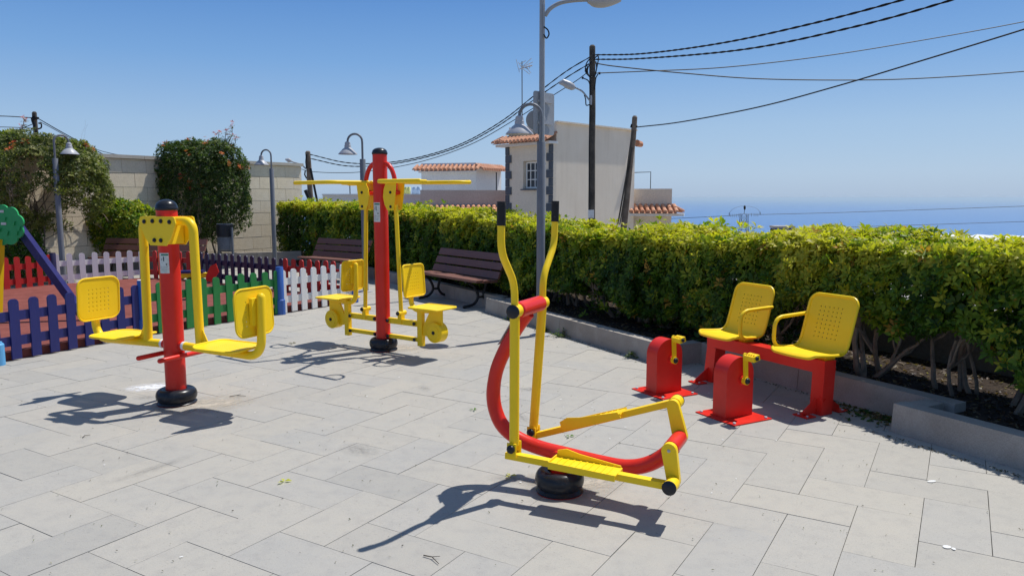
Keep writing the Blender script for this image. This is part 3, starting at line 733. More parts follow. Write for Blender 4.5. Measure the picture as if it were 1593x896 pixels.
def cr(s, hx, hz, lowx, lowz, ex, ez, topx):
    y0 = s * .185
    m = MB(); m.tube([(-.187, s * .15, 1.018), (-.187, s * .205, 1.018)], .036, 22); m.build('top_hub', 'yellow', C)
    if s < 0:
        m = MB(); m.tube([(-.187, -.205, 1.018), (-.187, -.213, 1.018), (-.187, -.219, 1.018)], [.037, .037, .028], 22); m.build('hub_cap', 'black', C)
    pl = fillet([(hx, y0, hz + .02), (-.187, y0, 1.018), (-.186, s * .19, 1.165), (-.185, s * .352, 1.342), (topx, s * .352, 1.480)], .07, 6)
    m = MB(); m.tube(pl, [.0265 if p.z < 1.03 else .0195 for p in pl], 18); lv = m.build('handle_lever', 'yellow', C, ang=50)
    m = MB(); m.tube([(topx, s * .352, 1.473), (topx + .002, s * .352, 1.592)], .0225, 16, round_end=False); m.bevel(.004, 2); m.build('hand_grip', 'grip', C)
    # hinge at the foot
    yb = s * .185
    m = MB()
    for q in (-.032, .032): m.box((hx + .0, yb + q, hz - .002), (.052, .009, .075)); 
    m.bevel(.003, 1); m.build('hinge_yoke', 'yellow', C)
    bolt((hx, yb - .045, hz + .006), .024, (0, -1, 0), C); bolt((hx, yb + .045, hz + .006), .024, (0, 1, 0), C)
    a = Vector((hx - .045, yb, hz - .042)); b = Vector((ex - .01, yb, ez))
    m = MB(); m.bar(a, b, .045, .034); m.bevel(.005, 2); m.build('pedal_bar', 'yellow', C)
    d = (b - a).normalized(); upv = d.cross(Vector((0, 1, 0))); upv = -upv if upv.z < 0 else upv
    s0 = a + d * .27; s1 = a + d * .63
    fb = MB(); w = .13
    out = s * .0
    m = MB(); m.bar(s0 + upv * .016, s1 + upv * .016, w, .008, up=upv); m.bevel(.002, 1)
    tr = m.build('foot_plate', 'yellow', C)
    for sgn in (-1, 1):
        mm = MB(); h = .062 if sgn == -s else .022
        q0 = s0 + Vector((0, sgn * w / 2, 0)) + upv * .018; q1 = s1 + Vector((0, sgn * w / 2, 0)) + upv * .018
        if sgn == -s: mm.prism([(0, -.02), ((q1 - q0).length, -.02), ((q1 - q0).length - .01, .012), ((q1 - q0).length * .35, h * .55), (.05, h * .8), (0, .035)], q0, d, upv, .006)
        else: mm.prism([(0, -.026), ((q1 - q0).length, -.026), ((q1 - q0).length, .006), (0, .012)], q0, d, upv, .006)
        mm.build('foot_plate_lip', 'yellow', tr)
    mm = MB(); mm.prism([(-w / 2, -.012), (w / 2, -.012), (w / 2, .014), (-w / 2, .014)], s0 + upv * .018, Vector((0, 1, 0)), upv, .006); mm.build('foot_plate_lip', 'yellow', tr)
    for k in range(9):
        c = s0 + d * (.035 + k * .035) + upv * .022
        mm = MB(); mm.bar(c + Vector((0, -w / 2 + .012, 0)), c + Vector((0, w / 2 - .012, 0)), .006, .003); mm.build('grip_rib', 'yellow', tr, smooth=False)
    # crank
    p0 = Vector((.634, s * .118, .365)); p1 = Vector((ex, s * .118, ez))
    m = MB(); dd = (p1 - p0).normalized(); nn_ = Vector((-dd.z, 0, dd.x)); pl = []
    for k in range(9): a_ = math.pi / 2 + k * math.pi / 8; pl.append(p0 + dd * math.cos(a_) * .038 + nn_ * math.sin(a_) * .038)
    for k in range(9): a_ = -math.pi / 2 + k * math.pi / 8; pl.append(p1 + dd * math.cos(a_) * .032 + nn_ * math.sin(a_) * .032)
    m.prism([((p.x), (p.z)) for p in pl], (0, s * .118, 0), (1, 0, 0), (0, 0, 1), .034); m.bevel(.004, 1); m.build('crank', 'yellow', C)
    bolt(p0 + Vector((0, s * .017, 0)), .009, (0, s, 0), C, 'bolt_steel')
    m = MB(); m.tube([(ex, s * .14, ez), (ex, s * .215, ez)], .035, 22); m.build('crank_hub', 'yellow', C)
    m = MB(); m.tube([(ex, s * .214, ez), (ex, s * .222, ez), (ex, s * .228, ez)], [.036, .036, .026], 22); m.build('hub_cap', 'black', C)
cr(-1, -.190, .274, 0, 0, .660, .208, -.183)
cr(1, -.240, .252, 0, 0, .592, .528, -.182)

# --- pedal exerciser: two pedal boxes and a two seat bench
O = Vector((1.465, 5.76, 0)); PA = math.atan2(-.8827, .47)
def pedal_box(u, v, label, ph):
    t = thing('pedal_exerciser', label, 'pedal exerciser', O + U * u + Vv * v, PA, 'red pedal boxes in front of the yellow seats')
    m = MB(); m.box((0, 0, .005), (.40, .375, .007)); m.bevel(.002, 1); m.build('base_plate', 'red', t)
    for x in (-.17, .17):
        for y in (-.155, .155):
            m = MB(); m.lathe([(.012, .008), (.012, .018), (.006, .021), (0, .021)], (x, y, 0), 6); m.build('anchor_bolt', 'bolt_steel', t)
    poly = [(-.132, .008), (.132, .008), (.132, .325)]
    for k in range(1, 16): a = k * math.pi / 16; poly.append((.132 * math.cos(a), .325 + .132 * math.sin(a)))
    poly.append((-.132, .325))
    m = MB(); m.prism(poly, (-.01, 0, 0), (0, 1, 0), (0, 0, 1), .135); m.bevel(.004, 2); m.build('housing', 'red', t, ang=40)
    for s, z1 in ((1, .475), (-1, .115)):
        m = MB(); m.tube([(s * .055, .02, .285), (s * .078, .02, .285)], .036, 20); m.build('hub', 'red' if s > 0 else 'yellow', t)
        m = MB(); m.tube([(s * .07, .02, .285), (s * .108, .02, .285)], .029, 18); m.build('hub_ring', 'yellow', t)
        dz = 1 if z1 > .285 else -1
        m = MB(); m.bar((s * .092, .02, .285), (s * .092, .02 - .012 * dz, z1), .036, .014, up=(1, 0, 0)); m.tube([(s * .084, .02 - .012 * dz, z1), (s * .10, .02 - .012 * dz, z1)], .019, 16); m.bevel(.002, 1); m.build('crank', 'yellow', t)
        bolt((s * .108, .02, .285), .024, (s, 0, 0), t)
        m = MB(); m.box((s * .155, .02 - .012 * dz, z1 - .004), (.095, .062, .040), M4=Matrix.Rotation(.25, 4, 'X')); m.bevel(.006, 1)
        pd = m.build('pedal', 'yellow', t)
        m = MB()
        for k in range(4):
            for sy in (-.018, .018): m.box((s * (.122 + k * .022), .008 + sy, z1 + .018), (.008, .010, .008))
        m.build('pedal_tread', 'yellow', pd, smooth=False)
        bolt((s * .203, .02 - .012 * dz, z1 - .004), .017, (s, 0, 0), t)
pedal_box(-.405, .0, 'red pedal box standing farther away, in front of the left yellow seat', 0)
pedal_box(.385, .0, 'red pedal box standing nearer, right of the elliptical trainer\'s crank', 1)

t = thing('seat_bench', 'low red steel frame carrying two yellow perforated chairs beside the kerb', 'bench frame', O + U * .085 + Vv * .635, PA)
m = MB(); m.box((0, 0, .365), (1.24, .12, .10)); m.bevel(.006, 2); m.build('beam', 'red', t)
for s in (-1, 1):
    m = MB(); m.bar((s * .565, 0, .316), (s * (.555 if s > 0 else .60), 0, 0), .118, .108, up=(1, 0, 0)); m.bevel(.006, 2); m.build('leg', 'red', t)
    for q in (-1, 1):
        xx = .555 if s > 0 else -.60
        m = MB(); m.prism([(q * .055, .012), (q * .055, .13), (q * .20, .035), (q * .20, .012)], (xx, 0, 0), (0, 1, 0), (0, 0, 1), .01); m.build('gusset', 'red', t)
        m = MB(); m.box((xx, q * .175, .006), (.13, .10, .008)); m.bevel(.002, 1); m.build('foot_plate', 'red', t)
        bolt((xx + .04, q * .19, .012), .010, (0, 0, 1), t, 'bolt_steel'); bolt((xx - .04, q * .19, .012), .010, (0, 0, 1), t, 'bolt_steel')
def chair(u, arm, label):
    t = thing('perforated_chair', label, 'chair', O + U * u + Vv * .66, PA, 'yellow perforated chairs on the red frame')
    W = .43
    # profile in (y: + is the back, z) along the length of the shell
    pr = spline([(0, -.235, .452), (0, -.20, .470), (0, -.10, .462), (0, .02, .455), (0, .075, .462), (0, .110, .495), (0, .135, .56), (0, .170, .68), (0, .205, .80), (0, .222, .862)], 4)
    cum = [0]
    for a, b in zip(pr, pr[1:]): cum.append(cum[-1] + (b - a).length)
    Lh = cum[-1]
    def f(x, y):
        s_ = (y + Lh / 2); s_ = min(max(s_, 0), Lh)
        yy = float(np.interp(s_, cum, [p.y for p in pr])); zz = float(np.interp(s_, cum, [p.z for p in pr]))
        dish = .10 * (1 - (2 * x / W) ** 2) * .10
        if s_ < .30: return Vector((x, yy, zz - dish))
        return Vector((x, yy + dish * .9, zz))
    sheet('seat_shell', f, W, Lh, .07, 'yellow', t, (5, 17, 24, 40, 2, 2), hs=.0055, thick=.005, rim=.012, cells=(22, 44))
    for x in (-.12, .12) if False else (-.0, .15 * arm * -1):
        pass
    for x in (-.13, .13):
        m = MB(); m.box((x, .0, .432), (.07, .10, .035)); m.bevel(.004, 1); m.build('mounting_block', 'yellow', t)
    xa = arm * (W / 2 + .012)
    pts = fillet([(arm * (W / 2 - .02), .0, .452), (xa, -.175, .462), (xa, -.165, .690), (xa, .18, .702)], .085, 8)
    m = MB(); m.tube(pts, .0150, 14, round_end=True); m.build('armrest', 'yellow', t)
chair(-.29, 1, 'left yellow perforated chair, the farther of the two on the red frame')
chair(.52, -1, 'right yellow perforated chair, the nearer of the two beside the hedge')

# ------------------------------------------------------------------ park benches
def bench(x, y, rz, L, label):
    t = thing('park_bench', label, 'bench', (x, y, 0), rz, 'brown slatted park benches')
    # local: length along x, front towards -y
    for k, (yy, zz) in enumerate(((-.20, .415), (-.07, .405), (.06, .40))):
        m = MB(); m.box((0, yy, zz), (L, .115, .035)); m.bevel(.006, 2); m.build('seat_slat', 'bench_wood', t)
    for k in range(3):
        yy = .155 + k * .062; zz = .475 + k * .128
        m = MB(); m.box((0, yy, zz), (L, .034, .112), M4=Matrix.Rotation(-.44, 4, 'X')); m.bevel(.006, 2); m.build('back_slat', 'bench_wood', t)
    for s in (-1, 1):
        xx = s * (L / 2 - .28)
        m = MB(); m.tube(fillet([(xx, -.33, .02), (xx, -.10, .06), (xx, -.05, .20), (xx, -.21, .385)], .12, 6), [.016] * 16, 10) if False else m.tube(spline([(xx, -.30, .02), (xx, -.12, .05), (xx, -.04, .16), (xx, -.10, .30), (xx, -.22, .385)], 5), .021, 10)
        m.tube(spline([(xx, .30, .02), (xx, .14, .05), (xx, .06, .16), (xx, .10, .30), (xx, .14, .40)], 5), .021, 10)
        m.bar((xx, -.26, .385), (xx, .14, .372), .04, .022); m.bar((xx, .13, .38), (xx, .325, .79), .04, .022)
        m.bar((xx, -.05, .15), (xx, .07, .15), .035, .03)
        m.build('iron_end', 'iron', t)
bench(-.86, 11.55, math.atan2(-.8, .60), 1.85, 'brown slatted bench beside the tall machine, in front of the hedge')
bench(-3.55, 14.85, math.atan2(-.60, .80), 1.60, 'farther brown slatted bench in the shade of the hedge behind the red pickets')
bench(-7.30, 14.95, math.atan2(-.22, .97), 2.35, 'sunlit reddish slatted bench behind the back fence under the yellow green bush')

# ------------------------------------------------------------------ waste bin
t = thing('waste_bin', 'grey metal waste bin on two legs between the right shrub and the fence', 'bin', (-6.16, 16.1, 0), R(-20))
m = MB(); m.lathe([(.13, .50), (.145, .52), (.158, 1.02), (.166, 1.03), (.166, 1.06), (.150, 1.06), (.148, 1.0), (.12, .54), (0, .53)], n=26); m.build('bucket', 'bin_grey', t)
m = MB(); m.lathe([(.160, .78), (.169, .79), (.175, 1.0), (.172, 1.045), (.165, 1.05)], n=26); m.build('liner_bag', 'black', t)
for s in (-1, 1):
    m = MB(); m.bar((s * .185, 0, 0), (s * .185, 0, .98), .035, .035, up=(0, 1, 0)); m.build('leg', 'bin_grey', t)
m = MB(); m.bar((-.185, 0, .48), (.185, 0, .48), .035, .035); m.build('cross_bar', 'bin_grey', t)

# ------------------------------------------------------------------ garden lamps
def lamp(x, y, hp, dirv, label, s=1.0):
    t = thing('garden_lamp', label, 'lamp', (x, y, 0), math.atan2(dirv[1], dirv[0]), 'grey swan-neck garden lamps')
    m = MB(); m.lathe([(.075, 0), (.075, .012), (.049, .016), (.049, hp - .006), (.045, hp), (.0, hp)], n=24); m.build('post', 'grey_post', t)
    m = MB(); m.lathe([(.0, .001), (.125, .001), (.125, .012), (.06, .022), (0, .022)], n=24); m.build('base_plate', 'lamp_metal', t)
    r = .125 * s; zt = hp + .295
    pts = [(0, 0, hp - .02), (0, 0, zt - .02)] + [(r - r * math.cos(a), 0, zt + r * math.sin(a)) for a in [k * math.pi / 12 for k in range(1, 12)]] + [(2 * r, 0, zt - .01)]
    m = MB(); m.tube(pts, .0185, 12); m.build('swan_neck', 'grey_post', t)
    X = 2 * r
    m = MB(); m.lathe([(.022, .0), (.042, -.012), (.048, -.03), (.048, -.06), (.055, -.066), (.055, -.095), (.06, -.11)], (X, 0, zt), 24); sh = m.build('lamp_neck', 'lamp_metal', t)
    m = MB(); m.lathe([(.058, -.105), (.09, -.13), (.158, -.205), (.160, -.215), (.154, -.213), (.085, -.14), (.05, -.12)], (X, 0, zt), 32); m.build('lamp_shade', 'lamp_metal', t)
    m = MB(); m.ball((X, 0, zt - .16), .05, 14); m.build('bulb_glass', 'sticker_white', t)
lamp(.335, 8.72, 2.25, (-1, .06), 'nearest grey garden lamp in front of the tall street pole beside the kerb', 1.0)
lamp(-2.53, 12.85, 2.26, (-1, .05), 'grey garden lamp behind the tall red and yellow machine')
lamp(-5.46, 17.2, 2.27, (-1, .25), 'slender grey garden lamp at the right end of the block wall')
lamp(-8.28, 13.75, 2.32, (.62, .78), 'grey garden lamp in front of the big left shrub, its shade turned right')

# ------------------------------------------------------------------ tall street pole with sign
t = thing('street_lamp', 'tall grey street pole leaving the top of the photo, carrying a sign panel', 'street lamp', at(841.5, 430, 13.2) * Vector((1, 1, 0)) if False else (.515, 13.2, -1.5))
m = MB(); m.lathe([(.056, 0), (.050, 3.5), (.044, 8.6), (0, 8.6)], n=20); m.build('pole', 'grey_pole', t)
def lo(px, py, Y): return at(px, py, Y) - Vector((.515, 13.2, -1.5))
m = MB(); m.tube(spline([lo(848, 25, 13.2), lo(856, 14, 13.2), lo(872, 5, 13.2), lo(895, 1, 13.2), lo(920, 0, 13.2)], 5), .035, 12); m.bar(lo(846, 60, 13.15), lo(846, 8, 13.15), .03, .05, up=(0, 1, 0)); m.build('arm', 'grey_pole', t)
m = MB(); m.tube(spline([lo(914, 1, 13.2), lo(925, 1, 13.2), lo(945, 0, 13.2), lo(966, -1, 13.2)], 4), [.05, .06, .08, .10, .115, .125, .13, .13, .12, .11, .09, .07, .045][:13], 16); hd = m.build('lamp_head', 'lamp_metal', t)
m = MB(); m.tube(spline([lo(846, 42, 13.1), lo(852, 47, 13.1), lo(854, 54, 13.1), lo(850, 60, 13.1), lo(846, 54, 13.1)], 5), .012, 8); m.build('cable_loop', 'cable', t)
# sign panel seen from behind, rounded corners
c = lo(846, 177, 13.32); m = MB(); pl = []
w2, h2, r2 = .30, .36, .05
for (sx, sz, a0) in ((1, 1, 0), (-1, 1, 90), (-1, -1, 180), (1, -1, 270)):
    for k in range(5): a = R(a0 + k * 22.5); pl.append((sx * (w2 - r2) + r2 * math.cos(a), sz * (h2 - r2) + r2 * math.sin(a)))
m.prism(pl, c, Vector((.62, .78, 0)), (0, 0, 1), .018); m.bevel(.005, 1); sg = m.build('sign_panel', 'grey_pole', t)
for dz in (-.17, .20):
    m = MB(); m.bar(c + Vector((-.12, -.16, dz)), c + Vector((.16, .14, dz)), .03, .035); m.build('sign_bracket', 'lamp_metal', sg)
m = MB(); m.tube([lo(833, 187, 13.26), lo(833.5, 187, 13.29)], .17, 28); m.build('round_sign', 'grey_pole', t)

# ------------------------------------------------------------------ vegetation
def leaf_cloud(name, parent, P, N, C, size, kind='whorl', n_leaf=7, mat='leaf', spread=.75, seed=1, up=.35):
    """one mesh of many small leaf clusters: P centres, N outward directions, C tints, size = leaf length"""
    g = np.random.default_rng(seed); K = len(P)
    N = N + np.array([0, 0, up]); N += g.normal(0, .35, (K, 3)); N /= np.linalg.norm(N, axis=1)[:, None]
    a = np.cross(N, g.normal(0, 1, (K, 3))); a /= np.linalg.norm(a, axis=1)[:, None]; b = np.cross(N, a)
    V, Fc, CC = [], [], []
    sz = size * g.uniform(.7, 1.25, K)
    for k in range(n_leaf):
        th = 2 * np.pi * k / n_leaf + g.uniform(-.35, .35, K); el = g.uniform(.15, spread, K)
        d = (a * np.cos(th)[:, None] + b * np.sin(th)[:, None]) * np.cos(el)[:, None] + N * np.sin(el)[:, None]
        s = np.cross(d, N); s /= np.linalg.norm(s, axis=1)[:, None] + 1e-9; nn_ = np.cross(s, d)
        L = sz * g.uniform(.8, 1.15, K); w = L * g.uniform(.17, .24, K)
        L1, w1 = L[:, None], w[:, None]
        base = P + d * L1 * .12
        droop = N * L1 * g.uniform(.0, .28, K)[:, None]
        lf = base + d * L1 * .5 + s * w1 + nn_ * w1 * .25; rt = base + d * L1 * .5 - s * w1 + nn_ * w1 * .25
        md = base + d * L1 * .52; tp = base + d * L1 - droop
        V.append(np.stack([base, lf, md, rt, tp], 1))
        CC.append(C * g.uniform(.82, 1.18, K)[:, None])
    V = np.stack(V, 1).reshape(-1, 3); CC = np.stack(CC, 1).reshape(-1, 3); nl = K * n_leaf
    o = np.arange(nl)[:, None] * 5
    F = np.concatenate([o + np.array([0, 1, 2]), o + np.array([1, 4, 2]), o + np.array([0, 2, 3]), o + np.array([2, 4, 3])], 1).reshape(-1, 3)
    me = bpy.data.meshes.new(name); me.vertices.add(len(V)); me.vertices.foreach_set('co', V.astype(np.float32).ravel())
    me.loops.add(len(F) * 3); me.loops.foreach_set('vertex_index', F.astype(np.int32).ravel())
    me.polygons.add(len(F)); me.polygons.foreach_set('loop_start', (np.arange(len(F)) * 3).astype(np.int32))
    me.update(calc_edges=True)
    at_ = me.color_attributes.new('tint', 'FLOAT_COLOR', 'POINT')
    c4 = np.ones((len(V), 4), np.float32); c4[:, :3] = np.repeat(CC, 5, 0); at_.data.foreach_set('color', c4.ravel())
    me.materials.append(M[mat]); ob = link(name, me, parent, stuff=True); return ob

def noise3(P, f, seed=0):
    """cheap smooth pseudo noise in -1..1"""
    g = np.random.default_rng(seed); r = np.zeros(len(P))
    for k in range(5):
        w = g.normal(0, 1, 3); w *= f * (1 + .55 * k) / np.linalg.norm(w); r += np.sin(P @ w + g.uniform(0, 6.28)) / (1 + .4 * k)
    return r / 2.3
def pick(cols, wts, K, g):
    c = np.array(cols)[g.choice(len(cols), K, p=np.array(wts) / sum(wts))]; return c * g.uniform(.85, 1.15, K)[:, None]

def limb(m, p, d, L, r, depth, g, n=5, gnarl=.25, spread=.7, lift=.15):
    pts = [p]; rs = [r]; q = p.copy(); dd = d.copy(); k = 4
    for i in range(k):
        dd = (dd + Vector((g.gauss(0, gnarl), g.gauss(0, gnarl), g.gauss(lift, gnarl * .7)))).normalized() if i else dd
        q = q + dd * L / k; pts.append(q.copy()); rs.append(r * (1 - .42 * (i + 1) / k))
    m.tube(pts, rs, n, caps=False)
    if depth > 0:
        for _ in range(g.choice((2, 3))):
            at_ = g.choice((2, 3, 4)); nd = (dd + Vector((g.gauss(0, spread), g.gauss(0, spread), g.gauss(lift, spread * .5)))).normalized()
            limb(m, pts[at_], nd, L * g.uniform(.55, .85), rs[at_] * .75, depth - 1, g, max(4, n - 1), gnarl, spread, lift)

# hedge centre line
HC = [kp(11.0, 1.10), kp(6, 1.10), kp(2, 1.10), kp(-1.2, 1.10), kp(-3.4, 1.12), Vector((-.35, 12.7, 0)), Vector((-1.72, 14.75, 0)), Vector((-3.75, 17.4, 0)), Vector((-5.6, 19.55, 0))]
HT = [1.30, 1.30, 1.27, 1.21, 1.26, 1.33, 1.38, 1.46, 1.50]
cum = [0.0]
for a, b in zip(HC, HC[1:]): cum.append(cum[-1] + (b - a).length)
HCx = np.array([[p.x, p.y] for p in HC])
def hedge_frame(s):
    x = np.interp(s, cum, HCx[:, 0]); y = np.interp(s, cum, HCx[:, 1])
    e = .25; dx = np.interp(s + e, cum, HCx[:, 0]) - np.interp(s - e, cum, HCx[:, 0]); dy = np.interp(s + e, cum, HCx[:, 1]) - np.interp(s - e, cum, HCx[:, 1])
    l = np.hypot(dx, dy) + 1e-9; return x, y, dx / l, dy / l, np.interp(s, cum, HT)
def hedge_points(K, s0, s1, g, wid=.58, shell=.16):
    s = g.uniform(s0, s1, K); x, y, tx, ty, top = hedge_frame(s)
    nx, ny = -ty, tx                       # across; sign: front = towards the pavement
    # perimeter: back (0..h), top, front
    zb = .40 + .12 * np.sin(s * 1.7) + .08 * np.sin(s * 4.3 + 1) + np.where(s < 9.3, .10, 0) - np.where(s > 15, .25, 0) + .26 * np.exp(-((s - 8.48) / .33) ** 2) + .08 * np.exp(-((s - 7.5) / .25) ** 2)
    h = top - zb; per = h * .55 + 2 * wid + h
    u = g.uniform(0, 1, K) * per
    side = np.where(u < h * .55, -1, np.where(u < h * .55 + 2 * wid, 0, 1))
    a = np.where(side == -1, -wid, np.where(side == 0, -wid + (u - h * .55), wid))
    z = np.where(side == -1, top - u, np.where(side == 0, top, top - (u - h * .55 - 2 * wid)))
    # round the corners
    ca, cz = np.clip(a, -wid + .16, wid - .16), np.minimum(z, top - .16)
    da, dz = a - ca, z - cz; l = np.hypot(da, dz) + 1e-9; k = np.where((abs(da) > 0) & (dz > 0), .16 / l * 1.0, 1.0)
    a = ca + da * k; z = cz + dz * k
    dep = np.abs(g.normal(0, shell, K)); na = np.where(side == 0, 0, side) + da / .16 * .4; nz = np.where(side == 0, 1, .15) + 0
    nl = np.hypot(na, nz) + 1e-9; na, nz = na / nl, nz / nl
    a = a - na * dep; z = z - nz * dep
    P = np.stack([x + nx * a * FS, y + ny * a * FS, z], 1)
    nb = noise3(P, 2.6, 3) * .075 + noise3(P, 7.5, 4) * .045
    N = np.stack([nx * na * FS, ny * na * FS, nz], 1); P = P + N * nb[:, None]
    return P, N, dep, side, s, top
# front side sign
_x, _y, _tx, _ty, _ = hedge_frame(np.array([12.0])); FS = 1.0 if (-_ty[0] * -_x[0] + _tx[0] * -_y[0]) > 0 else -1.0
hedge = thing('hedge', 'long clipped hedge with yellow-green leaves running behind the kerb', 'hedge', (0, 0, 0))
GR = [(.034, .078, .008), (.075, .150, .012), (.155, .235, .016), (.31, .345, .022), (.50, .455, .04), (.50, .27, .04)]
def hedge_part(name, K, s0, s1, size, seed, shell=.16, nleaf=7):
    g = np.random.default_rng(seed); P, N, dep, side, s, top = hedge_points(K, s0, s1, g, shell=shell)
    new = np.clip((P[:, 2] - (top - .38)) / .38, 0, 1) * .65 + noise3(P, 3.1, 9) * .32 + .12 - dep * 1.2   # yellower towards the top: fresh growth, plus sunlight painted into the tint
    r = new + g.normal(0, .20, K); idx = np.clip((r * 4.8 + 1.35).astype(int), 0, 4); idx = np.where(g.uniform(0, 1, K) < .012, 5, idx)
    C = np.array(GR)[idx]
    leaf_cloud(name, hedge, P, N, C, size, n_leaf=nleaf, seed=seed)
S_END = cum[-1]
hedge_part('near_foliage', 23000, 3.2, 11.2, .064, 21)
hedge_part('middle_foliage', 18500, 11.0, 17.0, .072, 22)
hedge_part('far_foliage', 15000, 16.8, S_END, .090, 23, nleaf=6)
# loose shoots standing above the clipped top
g = np.random.default_rng(5); K = 420; s = g.uniform(3.3, S_END, K); cl = (noise3(np.stack([s, s * 0, s * 0], 1), 2.2, 8) > .25) | (g.uniform(0, 1, K) < .12); s = s[cl]; K = len(s)
x, y, tx, ty, top = hedge_frame(s); aa = g.uniform(-.5, .5, K)
P = np.stack([x - ty * aa, y + tx * aa, top + g.uniform(.02, .13, K) * g.uniform(.3, 1, K)], 1)
leaf_cloud('loose_shoots', hedge, P, np.tile([0, 0, 1.0], (K, 1)), pick(GR[2:5], [1, 2, 1], K, g), .085, seed=9, spread=1.1)
# sparse low leaves and stems
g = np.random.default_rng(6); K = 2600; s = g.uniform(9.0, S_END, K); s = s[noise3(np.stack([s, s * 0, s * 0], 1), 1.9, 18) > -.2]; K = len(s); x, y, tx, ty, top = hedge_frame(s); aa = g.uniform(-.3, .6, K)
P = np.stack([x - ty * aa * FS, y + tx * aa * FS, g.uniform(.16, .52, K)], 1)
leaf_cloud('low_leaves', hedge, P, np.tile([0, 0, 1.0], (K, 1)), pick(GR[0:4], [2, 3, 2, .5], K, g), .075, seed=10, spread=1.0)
rg = random.Random(4)
s = 3.4
while s < S_END - .5:
    x, y, tx, ty, top = [float(v[0]) for v in hedge_frame(np.array([s]))]
    m = MB(); base = Vector((x - ty * FS * rg.uniform(.0, .25), y + tx * FS * rg.uniform(.0, .25), .12))
    for _ in range(rg.choice((4, 5, 6)) if s < 13 else 3):
        d = Vector((rg.gauss(0, .42), rg.gauss(0, .42), 1)).normalized()
        limb(m, base + Vector((rg.gauss(0, .07), rg.gauss(0, .07), 0)), d, rg.uniform(.36, .52), rg.uniform(.016, .030), 2 if s < 13 else 1, rg, 6, .16, .55, .12)
    m.build('stem', 'bark', hedge)
    s += rg.uniform(.34, .60) if s < 13 else rg.uniform(.8, 1.2)

def bush(name, label, c, rad, z0, z1, K, leaf, cols, wts, seed, flowers=0, group=None, base=None, hang=.0, stems=9, power=2.6, gap=.0):
    """upright shrub: trunk limbs plus a crown of small leaves with gaps"""
    t = thing(name, label, 'shrub', (0, 0, 0), group=group); g = np.random.default_rng(seed)
    cz = (z0 + z1) / 2; hz_ = (z1 - z0) / 2
    D = g.normal(0, 1, (int(K * 1.8), 3)); D /= np.linalg.norm(D, axis=1)[:, None]
    sq = (np.abs(D) ** power).sum(1) ** (-1 / power)           # superellipsoid
    lump = 1 + .14 * noise3(D, 3.2, seed) + .08 * noise3(D, 8, seed + 1)
    dep = 1 - np.abs(g.normal(0, .13, len(D)))
    P = D * (sq * lump * dep)[:, None] * np.array([rad[0], rad[1], hz_]) + np.array([c[0], c[1], cz])
    low = np.clip((P[:, 2] - z0) / (z1 - z0), 0, 1)
    keep = (noise3(P, 3.4, seed + 5) > -.75 + gap * (1 - low) * 2.2 - .2) & (g.uniform(0, 1, len(P)) < .30 + .9 * low)
    P, D = P[keep][:K], D[keep][:K]; K = len(P)
    C = pick(cols, wts, K, g); C *= (1 + .25 * noise3(P, 4, seed + 7))[:, None]
    leaf_cloud('crown', t, P, D, C, leaf, n_leaf=6, seed=seed, spread=1.0, up=.2)
    if flowers:
        top = D[:, 2] > (.45 if flowers < 20 else -.1); ids = g.choice(np.where(top)[0], flowers); cen = P[ids]
        Q = np.repeat(cen, 5, 0) + g.normal(0, .035, (flowers * 5, 3)); ND = np.repeat(D[ids], 5, 0); Q += ND * .05
        leaf_cloud('flowers', t, Q, ND, pick([(.55, .13, .02), (.62, .20, .03), (.50, .06, .03)], [3, 2, 1], len(Q), g), .045, n_leaf=5, mat='flower', seed=seed + 2)
    r = random.Random(seed); bc = base or c
    for k in range(stems):
        m = MB(); a = r.uniform(0, 6.28); p = Vector((bc[0] + math.cos(a) * rad[0] * r.uniform(.05, .45), bc[1] + math.sin(a) * rad[1] * r.uniform(.05, .45), .12))
        limb(m, p, Vector((r.gauss(0, .35), r.gauss(0, .3), 1)).normalized(), (z0 - .1) * .7 + .55, r.uniform(.016, .032), 3, r, 5, .20, .6, .14)
        m.build('stem', 'bark', t)
    return t
DG = [(.036, .064, .014), (.065, .105, .022), (.11, .155, .030), (.19, .22, .05)]
big = bush('flowering_shrub', 'large leafy shrub with bare lower branches at the left edge by the wall', (-9.35, 14.5), (1.52, .92), .95, 2.92, 10500, .062, [(.070, .092, .020), (.125, .155, .034), (.20, .215, .055), (.28, .275, .09)], [2, 3, 3, 1], 31, flowers=12, stems=15, gap=.38, power=2.4)
br = bush('flowering_shrub', 'tall rounded dark shrub with orange flowers beside the waste bin', (-7.08, 17.3), (.96, .76), .62, 2.95, 10500, .055, DG, [3, 4, 2, .6], 41, flowers=34, stems=9, gap=.15, power=2.7)
bush('golden_bush', 'low yellow green bush growing over the sunlit bench under the left shrub', (-8.35, 15.95), (.80, .42), .45, 1.50, 3400, .075, GR[1:5], [2, 3, 3, 1], 51, stems=5, power=2.4)
bush('golden_bush', 'dark leafy bush low at the left edge behind the red pickets', (-9.1, 13.75), (.45, .35), .12, .98, 900, .065, GR[0:3], [3, 3, 1], 55, stems=3)
